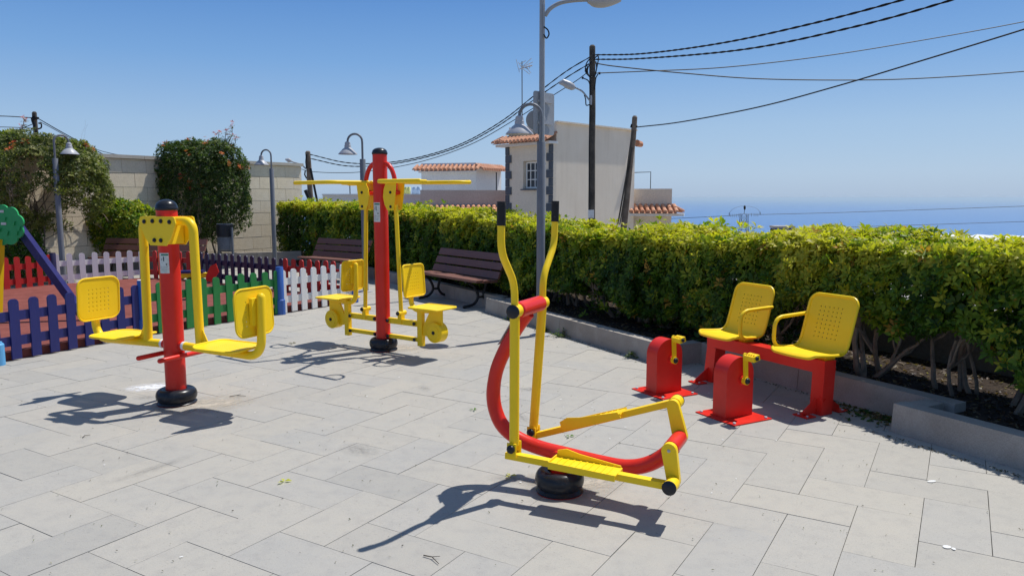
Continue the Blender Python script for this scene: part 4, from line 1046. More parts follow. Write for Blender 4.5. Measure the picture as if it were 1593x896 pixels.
def shoots(parent, items, seed):
    r = random.Random(seed); Ps = []
    m = MB()
    for (p, q) in items:
        p, q = Vector(p), Vector(q); mid = (p + q) / 2 + Vector((r.gauss(0, .04), 0, r.gauss(0, .03)))
        m.tube([p, mid, q], [.010, .008, .005], 5)
        for k in range(16): Ps.append(p.lerp(q, r.uniform(.1, 1)) + Vector((r.gauss(0, .035), r.gauss(0, .035), r.gauss(0, .02))))
    m.build('long_shoot', 'bark', parent)['kind'] = 'stuff'; P = np.array([list(v) for v in Ps]); g = np.random.default_rng(seed)
    leaf_cloud('shoot_leaves', parent, P, np.tile([0, 0, 1.], (len(P), 1)), pick(DG, [2, 3, 2, 1], len(P), g), .05, n_leaf=4, seed=seed)
    T = np.array([list(Vector(q)) for _, q in items]); T = np.repeat(T, 7, 0) + g.normal(0, .03, (len(T) * 7, 3))
    leaf_cloud('shoot_flowers', parent, T, np.tile([0, 0, 1.], (len(T), 1)), pick([(.62, .12, .06), (.65, .10, .12), (.6, .2, .04)], [2, 2, 1], len(T), g), .045, n_leaf=5, mat='flower', seed=seed + 1)
shoots(br, [(at(343, 232, 17.3), at(341, 206, 17.3)), (at(355, 232, 17.3), at(357, 212, 17.3)), (at(356, 222, 17.3), at(361, 196, 17.3)), (at(360, 230, 17.3), at(367, 214, 17.3)), (at(300, 235, 17.3), at(296, 220, 17.3)), (at(349, 230, 17.3), at(352, 203, 17.3))], 61)
shoots(big, [(at(28, 215, 14.5), at(38, 186, 14.5)), (at(40, 212, 14.5), at(33, 200, 14.5)), (at(120, 232, 14.5), at(134, 226, 14.5)), (at(80, 215, 14.5), at(83, 219, 14.5)), (at(88, 222, 14.5), at(90, 226, 14.5))], 62)

# weeds at the foot of the kerb, fallen leaves, twigs
def weed(x, y, r, n, label):
    t = thing('weed', label, 'weed', (x, y, 0)); g = np.random.default_rng(int(abs(x * 1000)))
    P = np.stack([g.normal(0, r * .5, n), g.normal(0, r * .4, n), np.abs(g.normal(.01, r * .4, n))], 1)
    leaf_cloud('leaf_tuft', t, P, np.tile([0, 0, 1.], (n, 1)), pick([(.04, .09, .02), (.08, .15, .03), (.13, .14, .05)], [2, 2, 1], n, g), .030, n_leaf=5, seed=3)
for k, (tt, r, n, lb) in enumerate([(-1.15, .09, 34, 'small green weed at the kerb foot just right of the lamp post base'), (-.72, .10, 44, 'second green weed sprouting from the kerb foot, right of the lamp post'), (.62, .07, 26, 'flat green weed at the kerb foot left of the farther pedal box'), (-2.1, .05, 14, 'tiny weed at the kerb foot behind the elliptical trainer frame')]):
    p = kp(tt, -.04); weed(p.x, p.y, r, n, lb)
def fleaf(x, y, rz, s, c, label):
    bm = bmesh.new(); L = bm.loops.layers.float_color.new('tint')
    for k in range(3):
        q = Matrix.Rotation(rz + k * 1.9, 3, 'Z'); vs = [bm.verts.new(q @ Vector(v) * s) for v in ((0, 0, .08), (.5, -.24, .16), (1, 0, .02 + .1 * k), (.5, .24, .30))]
        for f in (bm.faces.new((vs[0], vs[1], vs[2])), bm.faces.new((vs[0], vs[2], vs[3]))):
            for l in f.loops: l[L] = c + (1,)
    me = bpy.data.meshes.new('fallen_leaf'); bm.to_mesh(me); bm.free(); me.materials.append(M['leaf'])
    tag(link('fallen_leaf', me, None, (x, y, .004)), label, 'leaf')
fleaf(-1.30, 4.11, .3, .045, (.62, .60, .10), 'yellow fallen leaf on the paving in the lower left foreground')
fleaf(-.29, 5.57, 1.1, .040, (.10, .22, .03), 'green fallen leaf on the paving left of the curved red frame')
fleaf(-.01, 4.20, 2.1, .042, (.55, .50, .12), 'pale yellow leaf lying just behind the elliptical trainer shadow')
fleaf(.39, 4.92, .4, .040, (.12, .24, .04), 'green fallen leaf under the rear pedal bar of the trainer')
fleaf(-2.44, 8.19, .9, .050, (.12, .10, .04), 'dull brown leaf on the paving behind the nearest right seat')
fleaf(-3.20, 7.90, 1.9, .045, (.14, .12, .06), 'dry leaf on the paving between the red pole and the blue fence')
def twig(x, y, rz, L, label):
    m = MB(); m.tube([(0, 0, .006), (L * .4, L * .12, .010), (L, 0, .006)], [.003, .0025, .0015], 5); m.tube([(L * .4, L * .12, .010), (L * .6, L * .4, .01)], [.002, .001], 5)
    o = m.build('twig', 'wood_pole_dark'); o.location = (x, y, .001); o.rotation_euler = (0, 0, rz); tag(o, label, 'twig')
twig(-.40, 3.22, -.8, .11, 'thin dark twig on the paving below the handle shadow'); twig(-2.30, 5.95, .1, .13, 'brown dry pod right of the nearest black base'); twig(-2.9, 4.9, 1.2, .06, 'short dark twig on the paving at the lower left')

# ------------------------------------------------------------------ houses beyond the hedge
def xy(px, Y): return Vector(((px - CX) / F_PX * Y, Y, 0))
def zz(py, Y): return CAM_H + (HOR - py) / F_PX * Y
def block(parent, name, foot, z0, z1, mat):
    m = MB(); a = [m.bm.verts.new((p.x, p.y, z0)) for p in foot]; b = [m.bm.verts.new((p.x, p.y, z1)) for p in foot]; n = len(foot)
    m.bm.faces.new(a); m.bm.faces.new(b[::-1])
    for i in range(n): m.bm.faces.new((a[i], a[(i + 1) % n], b[(i + 1) % n], b[i]))
    return m.build(name, mat, parent, smooth=False)
def tiles(parent, a, b, out, z_eave, z_top, depth, sp=.23, name='tile_roof', inset=0.0):
    """skirt of barrel tiles from a to b, sloping outward; rows of half-round tiles with stepped ends"""
    a, b = Vector(a), Vector(b); d = (b - a); L = d.length; u = d.normalized(); out = Vector(out).normalized()
    m = MB(); n = max(2, int(L / sp)); rows = max(1, int(depth / .32))
    up = Vector((0, 0, z_top - z_eave))
    top_in = inset
    m._add([a + out * depth + Vector((0, 0, z_eave - .02)), b + out * depth + Vector((0, 0, z_eave - .02)), b + Vector((0, 0, z_top - .02)), a + Vector((0, 0, z_top - .02))], [(0, 1, 2, 3)])
    for i in range(n + 1):
        c = a + u * (L * i / n)
        for r in range(rows):
            f0, f1 = r / rows, (r + 1.12) / rows
            p0 = c + out * depth * (1 - f0) + Vector((0, 0, z_eave)) + up * f0 + Vector((0, 0, .03)); p1 = c + out * depth * (1 - min(f1, 1)) + Vector((0, 0, z_eave)) + up * min(f1, 1) + Vector((0, 0, .012))
            vs = []
            for p, rr in ((p0, sp * .42), (p1, sp * .36)):
                vs.append([p + u * (math.cos(t_) * rr) + Vector((0, 0, math.sin(t_) * rr)) for t_ in (0, .8, math.pi / 2, 2.34, math.pi)])
            idx = m._add(vs[0] + vs[1], [(k, k + 1, k + 6, k + 5) for k in range(4)] + [(0, 1, 2, 3, 4)])
    o = m.build(name, 'terracotta', parent, smooth=False); o['kind'] = 'stuff'; return o
t = NT('render_beige_aged'); v = t.coord()
mp = t.node('Mapping'); mp.inputs['Scale'].default_value = (2.2, 2.2, .25); t.lk(v, mp.inputs[0])
st = t.noise(1.4, 5, .65, mp.outputs[0]); pa = t.noise(.8, 5, .6, v)
c = t.mix(t.ramp(pa, [(.35, (0, 0, 0)), (.65, (1, 1, 1))]), (.76, .66, .535), (.82, .725, .60))
c = t.mix(1.0, c, t.ramp(st, [(.30, (.93, .925, .915)), (.52, (1, 1, 1)), (.8, (1.01, 1.01, 1.01))]), 'MULTIPLY'); t.set(c, .9, spec=.2); t.bump(t.noise(30, 4), .3, .01); M['render_beige_aged'] = t.m
# main beige house
hA, hB, hD = xy(864.5, 30), xy(792, 32.2), xy(985, 33.8); hE = hB + hD - hA
H = thing('house', 'beige house with grey corner stones and a big blank side wall behind the wooden pole', 'house', hA)
def lc(p): return p - hA
foot = [lc(hA), lc(hB), lc(hE), lc(hD)]
block(H, 'wall', foot, -6, zz(194, 30), 'render_beige_aged')
nB = (hB - hA).normalized(); nS = (hD - hA).normalized(); of = -nS; os_ = -nB     # outward of the window front / of the side
ztop = zz(194, 30); zev = zz(224, 30)
m = MB(); m.bar(lc(hA) + Vector((0, 0, zev + .0)) + of * .22 + nB * -.05, lc(hB) + Vector((0, 0, zev + .0)) + of * .22 + nB * .35, .5, .10); m.build('eave', 'render_white', H, smooth=False)
tiles(H, lc(hA) + of * .02, lc(hB) + of * .02 + nB * .4, of, zev + .07, zev + .36, .62, .235)
m = MB(); m.bar(lc(hA) + Vector((0, 0, ztop + .03)) + nB * -.03 - nS * .05, lc(hD) + Vector((0, 0, ztop + .03)) + nB * -.03, .20, .06); m.build('parapet_cap', 'render_beige', H, smooth=False)
for (c0, du) in ((hA, nB), (hB, -nB)):
    z = zev - .06; k = 0
    while z > -.8:
        w = .36 if k % 2 else .22; h = .33
        m = MB(); m.bar(lc(c0) + of * .205 + Vector((0, 0, z - h / 2)), lc(c0) + of * .205 + du * w + Vector((0, 0, z - h / 2)), .05, h - .015, up=(0, 0, 1)); m.build('quoin', 'quoin_grey', H, smooth=False)
        z -= h; k += 1
def window(parent, c, u, out, w, h, cols, rows, sill=True, depth=.10, frame='white_paint'):
    c = Vector(c); u = Vector(u).normalized(); out = Vector(out).normalized()
    m = MB()
    for s in (-1, 1): m.bar(c + u * s * (w / 2 - .03) + Vector((0, 0, -h / 2)), c + u * s * (w / 2 - .03) + Vector((0, 0, h / 2)), .06, .06, up=out)
    for s in (-1, 1): m.bar(c - u * (w / 2 - .06) + Vector((0, 0, s * (h / 2 - .03))), c + u * (w / 2 - .06) + Vector((0, 0, s * (h / 2 - .03))), .06, .06)
    for i in range(1, cols): m.bar(c + u * (w * i / cols - w / 2) + Vector((0, 0, -h / 2 + .06)), c + u * (w * i / cols - w / 2) + Vector((0, 0, h / 2 - .06)), .035, .04, up=out)
    for j in range(1, rows): m.bar(c - u * (w / 2 - .06) + Vector((0, 0, h * j / rows - h / 2)), c + u * (w / 2 - .06) + Vector((0, 0, h * j / rows - h / 2)), .03, .035)
    f = m.build('window', frame, parent, smooth=False)
    for i in range(cols):
        for j in range(rows):
            q = c + u * (w * (i + .5) / cols - w / 2) + Vector((0, 0, h * (j + .5) / rows - h / 2)) - out * .015
            m = MB(); m.bar(q - u * (w / cols / 2 - .02), q + u * (w / cols / 2 - .02), .012, h / rows - .03); m.build('pane', 'glass_dark', f, smooth=False)
    if sill: m = MB(); m.bar(c - u * (w / 2 + .12) + Vector((0, 0, -h / 2 - .05)) + out * .12, c + u * (w / 2 + .12) + Vector((0, 0, -h / 2 - .05)) + out * .12, .26, .05); m.build('sill', 'quoin_grey', f, smooth=False)
    return f
wc = hA.lerp(hB, .42) - hA; zc = (zz(254, 31.2) + zz(293, 31.2)) / 2
Lf = (hB - hA).length; dc = Lf * .42; TH = .18
def facade(a0_, a1_, z0_, z1_):
    m = MB(); m.bar(nB * a0_ + of * TH / 2 + Vector((0, 0, (z0_ + z1_) / 2)), nB * a1_ + of * TH / 2 + Vector((0, 0, (z0_ + z1_) / 2)), TH, z1_ - z0_); m.build('facade_panel', 'render_beige', H, smooth=False)
facade(0, Lf, zc + .57, zev + .02); facade(0, Lf, -6, zc - .57); facade(0, dc - .57, zc - .57, zc + .57); facade(dc + .57, Lf, zc - .57, zc + .57)
window(H, wc + of * .012 + Vector((0, 0, zc)), nB, of, 1.08, 1.08, 4, 3)
m = MB(); m.tube([lc(hD) + nB * -.1 + Vector((0, 0, zz(225, 33.8))), lc(hD) + nB * -.1 + nS * .30 + Vector((0, 0, zz(226, 33.8))), lc(hD) + nB * -.1 + nS * .38 + Vector((0, 0, zz(223, 33.8)))], [.16, .14, .05], 8); m.build('eave_end', 'terracotta', H)
# annex on the right
An = thing('annex', 'cream flat-roofed annex with a tiled skirt at the right end of the beige house', 'house', xy(985, 33))
b0 = xy(985, 33)
a0, a1 = xy(978, 34.2) - b0, xy(1043.5, 33.6) - b0; bk = Vector((.3, 5, 0)); nf = Vector((-.02, -1, 0))
block(An, 'wall', [a0, a1, a1 + bk + Vector((.2, 0, 0)), a0 + bk], -6, zz(294, 33.6), 'render_cream')
tiles(An, a0 + nf * .02, a1 + nf * .02 + Vector((.1, 0, 0)), nf, zz(331, 33.2), zz(320, 33.2), .7, .235)
a1t = a1 + Vector((.02, 0, 0)); tiles(An, a1t, a1t + bk * .9, (1, 0, 0), zz(331, 33.2), zz(320, 33.2), .55, .235)
m = MB(); m.bar(a0 + nf * .30 + Vector((0, 0, zz(334, 33.2))), a1 + nf * .30 + Vector((.5, 0, zz(334, 33.2))), .62, .12); m.build('eave', 'render_white', An, smooth=False)
rl = thing('roof_railing', 'thin dark metal rail frame standing on the annex roof', 'railing', xy(1000, 34) + Vector((0, 0, zz(294, 34))))
q = xy(1000, 34); m = MB(); m.tube([xy(984, 35) - q + Vector((0, 0, .75)), xy(1010, 34.2) - q + Vector((0, 0, .75)), xy(1010, 34.2) - q], .018, 6); m.build('rail', 'iron', rl)
# long grey parapet, white parapet, red tiled lean-to and white house on the left
T2 = thing('terrace_house', 'low house with a long grey terrace wall above a red tiled roof', 'house', xy(720, 33))
b0 = xy(720, 33)
p0, p1 = xy(655, 32) - b0, xy(800, 33.2) - b0; bk = Vector((-.2, 4, 0))
block(T2, 'terrace_wall', [p0, p1, p1 + bk, p0 + bk], -6, zz(296, 32.2), 'render_grey')
tiles(T2, p0 + Vector((-.2, -.02, 0)), p1 + Vector((0, -.02, 0)), (0, -1, 0), zz(334, 31), zz(321, 32), 1.2, .22)
m = MB(); m.tube([p0 + Vector((-.2, 0, zz(319, 32))), p0 + Vector((-1.5, -1.0, zz(333, 31)))], .07, 8); m.build('ridge_tiles', 'terracotta', T2)
T3 = thing('white_terrace', 'white terrace parapet with a red tiled edge behind the tall red post', 'house', xy(580, 36))
b0 = xy(580, 36); p0, p1 = xy(504, 36) - b0, xy(661, 36) - b0; bk = Vector((0, 4, 0))
block(T3, 'terrace_wall', [p0, p1, p1 + bk, p0 + bk], -7, zz(304, 36), 'render_white')
m = MB(); m.bar(p0 + Vector((0, 0, zz(303, 36))), p1 + Vector((0, 0, zz(303, 36))), .25, .06); m.build('parapet_cap', 'render_white', T3, smooth=False)
tiles(T3, p0 + Vector((1.9, -.02, 0)), p1 + Vector((0, -.02, 0)), (0, -1, 0), zz(331, 35), zz(321, 36), .9, .22)
m = MB()
for px in (548, 549): pass
m.tube([xy(546.5, 37) - b0 + Vector((0, 0, zz(305, 37))), xy(546.5, 37) - b0 + Vector((0, 0, zz(284, 37)))], .025, 6); m.build('roof_pipe', 'iron', T3)
W = thing('white_house', 'white rooftop room with an orange tiled skirt left of the beige house', 'house', xy(740, 42))
b0 = xy(740, 42); w0, w1, w2_ = xy(657, 42) - b0, xy(741, 41) - b0, xy(780, 43.5) - b0
block(W, 'wall', [w0, w1, w2_, w0 + (w2_ - w1)], -3, zz(255, 41.5), 'render_white')
fo = Vector((w1.y - w0.y, -(w1.x - w0.x), 0)); so = Vector((w2_.y - w1.y, -(w2_.x - w1.x), 0))
tiles(W, w0 + fo.normalized() * .02 + Vector((-.2, 0, 0)), w1 + fo.normalized() * .02 + Vector((.2, 0, 0)), fo, zz(266.5, 41.5), zz(259, 41.5), .5, .25)
tiles(W, w1 + so.normalized() * .02, w2_ + so.normalized() * .02, so, zz(266.5, 42), zz(259, 42), .5, .25)
m = MB(); m.bar(w0 + fo.normalized() * .2 + Vector((0, 0, zz(268.5, 41.5))), w1 + fo.normalized() * .2 + Vector((.1, 0, zz(268.5, 41.5))), .4, .08); m.build('eave', 'render_white', W, smooth=False)
m = MB(); m.tube([xy(772.5, 42) - b0 + Vector((0, -.1, zz(300, 42))), xy(772.5, 42) - b0 + Vector((0, -.1, zz(269, 42)))], .03, 6); m.build('downpipe', 'iron', W)
m = MB(); m.tube([w0 + Vector((0, -.3, zz(286, 42))), w0 + Vector((-1.0, -.3, zz(286, 42))), w0 + Vector((-1.0, -.3, zz(303, 42)))], .025, 6); m.build('rail', 'blue_sign', W)
for (px, wpx, mat, lb) in ((633.5, 10, 'towel_yellow', 'yellow cloth hanging on the white terrace'), (648, 15, 'towel_blue', 'pale blue cloth hanging on the white terrace')):
    c = at(px, 297, 38); tw = wpx / F_PX * 38; m = MB(); bmv = []
    n = 8; g2 = [[m.bm.verts.new((-(tw / 2) + tw * i / n, .03 * math.sin(i * 1.7), z)) for i in range(n + 1)] for z in (.19, 0, -.22)]
    for r_ in range(2):
        for i in range(n): m.bm.faces.new((g2[r_][i], g2[r_][i + 1], g2[r_ + 1][i + 1], g2[r_ + 1][i]))
    o = m.build('hanging_cloth', mat); o.location = c; md = o.modifiers.new('thick', 'SOLIDIFY'); md.thickness = .01; tag(o, lb, 'cloth')
# white greenhouse roofs and ground far down the slope, right of the seats
gh = thing('greenhouse', 'long pale greenhouse roofs far below beyond the right end of the hedge', 'greenhouse', (78, 150, 0))
for k in range(7):
    a = xy(1300 + k * 52, 150); b = xy(1360 + k * 52, 150); z = zz(366.5 + k * 1.1, 150); m = MB()
    m.prism([(0, -3), (7.6, -3), (7.6, -.2), (5.7, .55), (3.8, .0), (1.9, .5), (0, -.3)], a - Vector((78, 150, 0)) + Vector((0, 0, z)), (1, 0, 0), (0, 0, 1), 14); m.build('greenhouse_bay', 'render_white', gh, smooth=False)
t = thing('bus_shelter', 'dark blue framed shelter top just showing above the hedge', 'shelter', at(1217, 352, 26) * Vector((1, 1, 0)))
c = at(1217, 352, 26); z = c.z
m = MB(); m.box((0, 0, z - .02), (.72, .5, .07)); m.bevel(.02, 1); m.build('roof', 'render_grey', t)
for s in (-1, 1): m = MB(); m.box((s * .30, 0, z - 1.6), (.08, .4, 3.0)); m.build('frame_post', 'blue_sign', t, smooth=False)
m = MB(); m.box((0, 0, z - .12), (.68, .42, .10)); m.build('frame_beam', 'blue_sign', t, smooth=False)
m = MB(); m.box((0, .0, z - .8), (.5, .03, 1.2)); m.build('panel', 'towel_blue', t, smooth=False)
# white things glimpsed through the stems
for k, (px, py, w, h, lb) in enumerate([(1372, 483, .42, .16, 'white box lit by the sun seen through the hedge stems'), (1560, 523, .55, .14, 'white bag beyond the hedge near the right edge')]):
    p = at(px, py, 8.6); m = MB(); m.box((0, 0, 0), (w, .3, h)); m.bevel(.03, 2); o = m.build('white_box', 'render_white'); o.location = p; tag(o, lb, 'box')
    m = MB(); m.bar((0, .0, -h / 2), (0, 0, -h / 2 - 2.4), .3, .25); m.build('pedestal', 'render_grey', o)

# ------------------------------------------------------------------ poles, antenna, pylon, wires
def wpole(name, label, top, bot, r0, r1, mat, n=14):
    t = thing(name, label, 'utility pole', bot, group=None); d = top - bot
    pts = [d * k / 10 + Vector((random.gauss(0, .008), random.gauss(0, .008), 0)) for k in range(11)]; pts[0] = Vector((0, 0, 0))
    m = MB(); m.tube(pts, np.linspace(r0, r1, 11).tolist(), n); m.tube([d, d + d.normalized() * .05], [r1, r1 * .6], n); m.build('pole', mat, t); return t
p1 = wpole('wooden_pole', 'tall dark wooden utility pole with a street light in front of the beige house', at(921.5, 73, 25), Vector((at(923, 345, 25).x, 25, -4)), .13, .098, 'wood_pole_dark')
def L1(px, py, Y=24.85): return at(px, py, Y) - p1.location
m = MB(); m.tube(spline([L1(918.5, 158), L1(912, 150), L1(905, 142), L1(893, 136)], 4), .028, 8); m.build('light_arm', 'grey_pole', p1)
m = MB(); m.tube([L1(894.5, 137.5), L1(891, 136), L1(884, 132.5), L1(876, 128.5), L1(869.5, 130)], [.05, .11, .13, .11, .03], 14); m.build('light_head', 'lamp_metal', p1)
m = MB(); m.box(L1(919.5, 333, 24.8), (.19, .10, .26)); m.bevel(.01, 1); m.build('junction_box', 'render_white', p1)
m = MB(); m.box(L1(919.5, 156, 24.85), (.06, .05, .30)); m.build('arm_clamp', 'lamp_metal', p1)
m = MB()
for (a, b, c_, d_) in (((919, 90), (912, 100), (911, 112), (918, 121)), ((920, 96), (914, 108), (916, 118), (921, 121)), ((924, 92), (929, 88), (931, 92), (926, 118)), ((927, 96), (928, 108), (924, 120), (919, 121)), ((913, 102), (914, 110), (911, 113), (915, 106)), ((907, 122), (915, 126), (918, 135), (919, 150)), ((930, 116), (927, 122), (926, 130), (925, 140)), ((918, 163), (912, 164), (911, 155), (909, 148))):
    m.tube(spline([L1(*a), L1(*b), L1(*c_), L1(*d_)], 5), .018, 6)
m.tube([L1(918.6, 125), L1(917.5, 200), L1(916.5, 260), L1(918, 345)], .018, 5)
m.build('cable_tangle', 'cable', p1)
m = MB(); m.tube([L1(913, 107), L1(911.5, 112)], .05, 8); m.tube([L1(905, 122), L1(908, 121.5)], .035, 8); m.tube([L1(931, 114.5), L1(934, 114.5)], .04, 8); m.build('insulator', 'cable', p1)
p2 = wpole('wooden_pole', 'shorter leaning brown wooden pole at the right corner of the beige house', at(987.5, 183, 24), at(970.5, 352, 24) + (at(970.5, 352, 24) - at(987.5, 183, 24)) * .9, .125, .082, 'wood_pole')
m = MB(); m.tube([at(984, 205, 23.9) - p2.location, at(975, 270, 23.9) - p2.location, at(961, 350, 23.9) - p2.location], .025, 6); m.tube([at(984, 230, 23.9) - p2.location, at(974, 290, 23.9) - p2.location, at(964, 350, 23.9) - p2.location], .018, 6); m.build('ivy_cable', 'wood_pole_dark', p2)
m = MB(); m.tube([at(982.5, 199, 24) - p2.location, at(983, 195, 24) - p2.location, at(991, 197.5, 24) - p2.location], .05, 6); m.build('wire_band', 'cable', p2)
p3 = wpole('wooden_pole', 'grey wooden pole with a stay wire beyond the left end of the hedge', at(479, 237, 33), at(484, 316, 33) + Vector((.1, 0, -4)), .13, .11, 'wood_pole')
def L3(px, py, Y=32.8): return at(px, py, Y) - p3.location
m = MB(); m.tube([L3(483, 262), L3(494, 316)], .05, 6); m.tube([L3(475, 296), L3(482, 312)], .08, 7); m.build('stay', 'cable', p3)
m = MB(); m.tube(spline([L3(476, 263), L3(468, 256), L3(458, 253), L3(450, 250)], 4), .03, 6); m.build('light_arm', 'grey_pole', p3)
m = MB(); m.tube([L3(453, 251), L3(449, 249.5), L3(444, 248)], [.05, .10, .03], 10); m.build('light_head', 'lamp_metal', p3)
m = MB(); m.tube([L3(477, 240), L3(476, 252), L3(477, 262)], .035, 6); m.tube([L3(475, 265), L3(474, 272), L3(477, 278)], .03, 6); m.build('cable_tangle', 'cable', p3)
p4 = wpole('wooden_pole', 'dark pole top showing above the large left shrub', at(53.5, 176, 30), at(58, 260, 30) + Vector((0, 0, -5)), .10, .085, 'wood_pole_dark')
def L4(px, py, Y=29.9): return at(px, py, Y) - p4.location
m = MB(); m.bar(L4(49, 186), L4(60, 184), .08, .08); m.tube(spline([L4(52, 180), L4(50, 188), L4(54, 197), L4(57, 208)], 4), .04, 6); m.tube(spline([L4(60, 192), L4(64, 193), L4(64, 199), L4(59, 201)], 4), .03, 6); m.build('cable_tangle', 'cable', p4)
# antenna
an = thing('antenna', 'television antenna on a thin mast above the beige house roof', 'antenna', Vector((at(812.5, 200, 33).x, 33, 3.9)))
def LA(px, py, Y=33): return at(px, py, Y) - an.location
m = MB(); m.tube([(0, 0, 0), LA(812, 96)], .022, 7); m.build('mast', 'pylon_steel', an)
m = MB()
for a, b in (((803, 93), (808, 113)), ((808, 100), (818, 95)), ((811, 107), (828, 103)), ((812, 105), (829, 97)), ((813, 104), (827, 91)), ((818, 104), (826, 114)), ((814, 108), (824, 116)), ((806, 97), (812, 106)), ((824, 99), (824, 107)), ((820, 100), (820, 108)), ((809, 103), (822, 108))): m.tube([LA(*a, 33), LA(*b, 32.7)], .013, 5)
m.tube([LA(808, 108), LA(828, 102, 32.6)], .02, 6); m.build('elements', 'lamp_metal', an)
# pylon
py_ = thing('lattice_pylon', 'small lattice power pylon against the sea beyond the hedge', 'pylon', Vector((at(1157, 350, 90).x, 90, -8)))
def LP(px, py, Y=90): return at(px, py, Y) - py_.location
m = MB(); Z0 = -8.0
def PQ(x, y, z): return Vector((x, y, z - py_.location.z))
zt, z1_, z2_ = zz(333, 90), zz(345, 90), zz(357, 90); hw = .38
for sx in (-1, 1):
    for sy in (-1, 1):
        m.tube([PQ(sx * hw, sy * hw, zt), PQ(sx * hw * 1.05, sy * hw * 1.05, z1_), PQ(sx * hw * 1.9, sy * hw * 1.9, -8)], .030, 5)
zs = [zt, z1_, z2_, z2_ - 1.2, z2_ - 2.6, -8]
for a, b in zip(zs, zs[1:]):
    wa = hw * (1.0 if a >= z1_ else 1.05 + .85 * (z1_ - a) / (z1_ + 8)); wb = hw * (1.05 if b >= z1_ - .01 else 1.05 + .85 * (z1_ - b) / (z1_ + 8))
    for (ax, ay) in ((1, 0), (0, 1)):
        for s in (-1, 1):
            for q in (-1, 1):
                A1 = (q * wa, s * wa) if ax else (s * wa, q * wa); B1 = (-q * wb, s * wb) if ax else (s * wb, -q * wb)
                m.tube([PQ(A1[0], A1[1], a), PQ(B1[0], B1[1], b)], .014, 4)
            A1 = (-wa, s * wa) if ax else (s * wa, -wa); B1 = (wa, s * wa) if ax else (s * wa, wa); m.tube([PQ(*A1, a), PQ(*B1, a)], .018, 4)
m.build('lattice', 'pylon_steel', py_)
m = MB(); m.tube([LP(1157.5, 333), LP(1158.5, 326)], .03, 5); m.tube([LP(1158.5, 326.5), LP(1158.5, 325), LP(1158.5, 321), LP(1158.5, 320)], [.05, .13, .13, .06], 8); m.build('top_insulator', 'cable', py_)
m = MB()
m.tube([LP(1133, 336), LP(1145, 335), LP(1153, 333)], .035, 5); m.tube([LP(1163, 333.5), LP(1183, 334)], .035, 5)
for px in (1137, 1140, 1143, 1146, 1149): m.tube([LP(px, 333), LP(px, 338)], .02, 4)
for px in (1169, 1173, 1176, 1179): m.tube([LP(px, 332), LP(px, 337)], .02, 4)
m.tube([LP(1134.5, 336), LP(1134.5, 331)], .05, 5); m.tube([LP(1182.5, 334), LP(1182.5, 330)], .05, 5)
m.tube(spline([LP(1135, 331), LP(1140, 325.5), LP(1150, 321.5), LP(1158, 321), LP(1170, 322), LP(1179, 326), LP(1182.5, 331)], 4), .014, 4); m.build('crossarm', 'pylon_steel', py_)

def wire(pts, r, label, twist=False, k=8):
    P = spline([at(*p) for p in pts], k); m = MB()
    if twist:
        cumL = 0; s1, s2 = [], []; fine = []
        for a, b in zip(P, P[1:]):
            n = max(1, int((b - a).length / .07)); fine += [a.lerp(b, i / n) for i in range(n)]
        fine.append(P[-1])
        for i, p in enumerate(fine):
            ph = i * .07 * 2 * math.pi / .55; o_ = Vector((.15 * math.cos(ph), math.sin(ph) * .6, math.cos(ph))) * r * .8
            s1.append(p + o_ * .62); s2.append(p - o_ * .62)
        m.tube(s1, r * .58, 5); m.tube(s2, r * .58, 5)
    else: m.tube(P, r, 5)
    o = m.build('wire', 'cable'); tag(o, label, 'cable'); return o
wire([(922, 86, 25), (1000, 84, 22.5), (1120, 68, 19.5), (1260, 38, 17), (1405, 0, 15), (1600, -60, 13)], .026, 'upper thick twisted cable from the wooden pole to the top right', True)
wire([(922, 93, 25), (1000, 91.5, 22.5), (1160, 77, 19), (1330, 42, 16.6), (1482, 0, 14.8), (1680, -66, 13)], .026, 'lower thick twisted cable from the wooden pole to the top right', True)
wire([(922, 98, 25), (960, 104, 25), (1060, 114, 25), (1180, 123, 25.5), (1330, 125, 26), (1450, 121.5, 26.5), (1600, 111, 27), (1800, 92, 28)], .020, 'sagging thin cable from the wooden pole to the middle of the right edge')
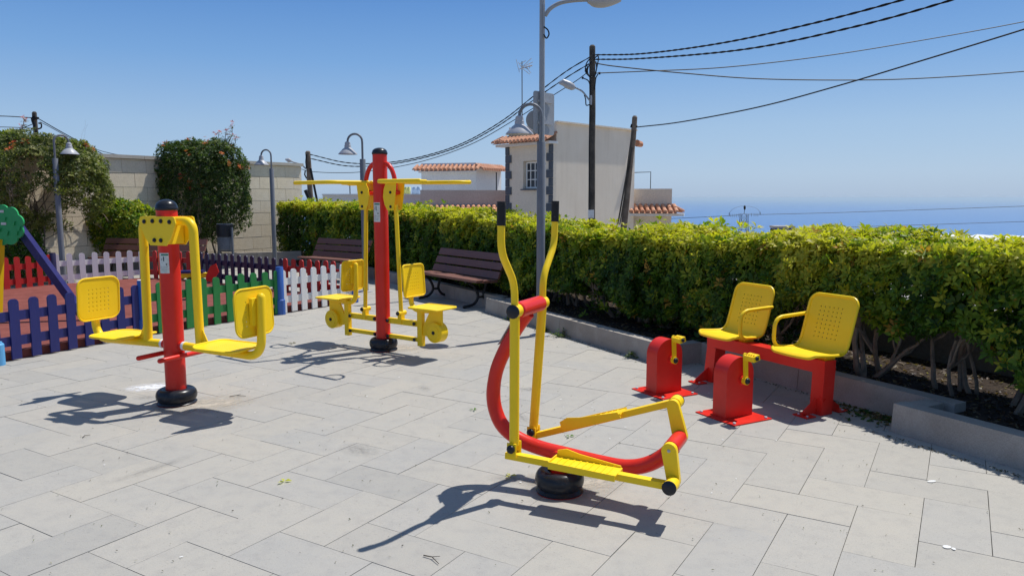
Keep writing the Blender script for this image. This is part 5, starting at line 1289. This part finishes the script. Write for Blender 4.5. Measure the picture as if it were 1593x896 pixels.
wire([(924, 114.5, 25), (1010, 111, 25.5), (1130, 105, 26), (1280, 88, 27), (1430, 64, 28), (1600, 33, 29), (1800, -10, 30)], .018, 'thin cable crossing the sagging one right of the wooden pole')
wire([(988, 198.5, 24), (1060, 190, 22), (1180, 167, 20), (1300, 135, 18.4), (1440, 93, 17), (1600, 44, 15.8), (1800, -20, 14.5)], .018, 'cable from the top of the leaning pole to the upper right')
wire([(920, 88, 25), (880, 112, 25.6), (830, 150, 26.4), (780, 189, 27.5), (720, 223, 29), (660, 243, 30.5), (600, 253.5, 31.5), (540, 253.5, 32.4), (480, 240, 33)], .024, 'upper of the cables sagging left from the tall wooden pole to the far grey pole', True)
wire([(916, 100, 25), (880, 122, 25.6), (830, 156, 26.4), (780, 193, 27.5), (720, 226, 29), (660, 245.5, 30.5), (600, 256.5, 31.5), (540, 258.5, 32.4), (481, 246.5, 33)], .024, 'lower of the twin cables sagging left to the far grey pole', True)
wire([(914, 113, 25), (895, 127, 25.4), (860, 149, 26), (800, 187, 27), (730, 226, 28.5), (650, 253, 30.5), (570, 267, 31.8), (520, 269, 32.5), (484, 267.5, 33)], .014, 'thin telephone wire under the twin cables')
wire([(478, 266, 33), (450, 261, 31), (300, 252, 27), (160, 236, 28), (62, 190, 30)], .012, 'thin wire above the block wall from the far left pole')
wire([(58, 184, 30), (100, 208, 29), (160, 240, 28), (220, 268, 27)], .018, 'short dark cable running down behind the left shrub')
wire([(55, 184, 30), (0, 181, 29), (-80, 182, 28)], .018, 'upper cable at the left edge of the sky'); wire([(55, 200, 30), (0, 198, 29), (-80, 199, 28)], .014, 'middle cable at the left edge of the sky'); wire([(52, 193, 30), (0, 214, 29), (-80, 240, 28)], .016, 'lower slanting cable at the left edge of the sky')
wire([(980, 343, 95), (1060, 339.5, 92), (1134, 336, 90)], .03, 'far power line left of the lattice pylon'); wire([(1183, 334, 90), (1300, 331, 90), (1450, 326, 90), (1620, 320, 90)], .03, 'far power line right of the lattice pylon'); wire([(1230, 356, 90), (1400, 351, 90), (1620, 344, 90)], .03, 'lower far power line across the sea')
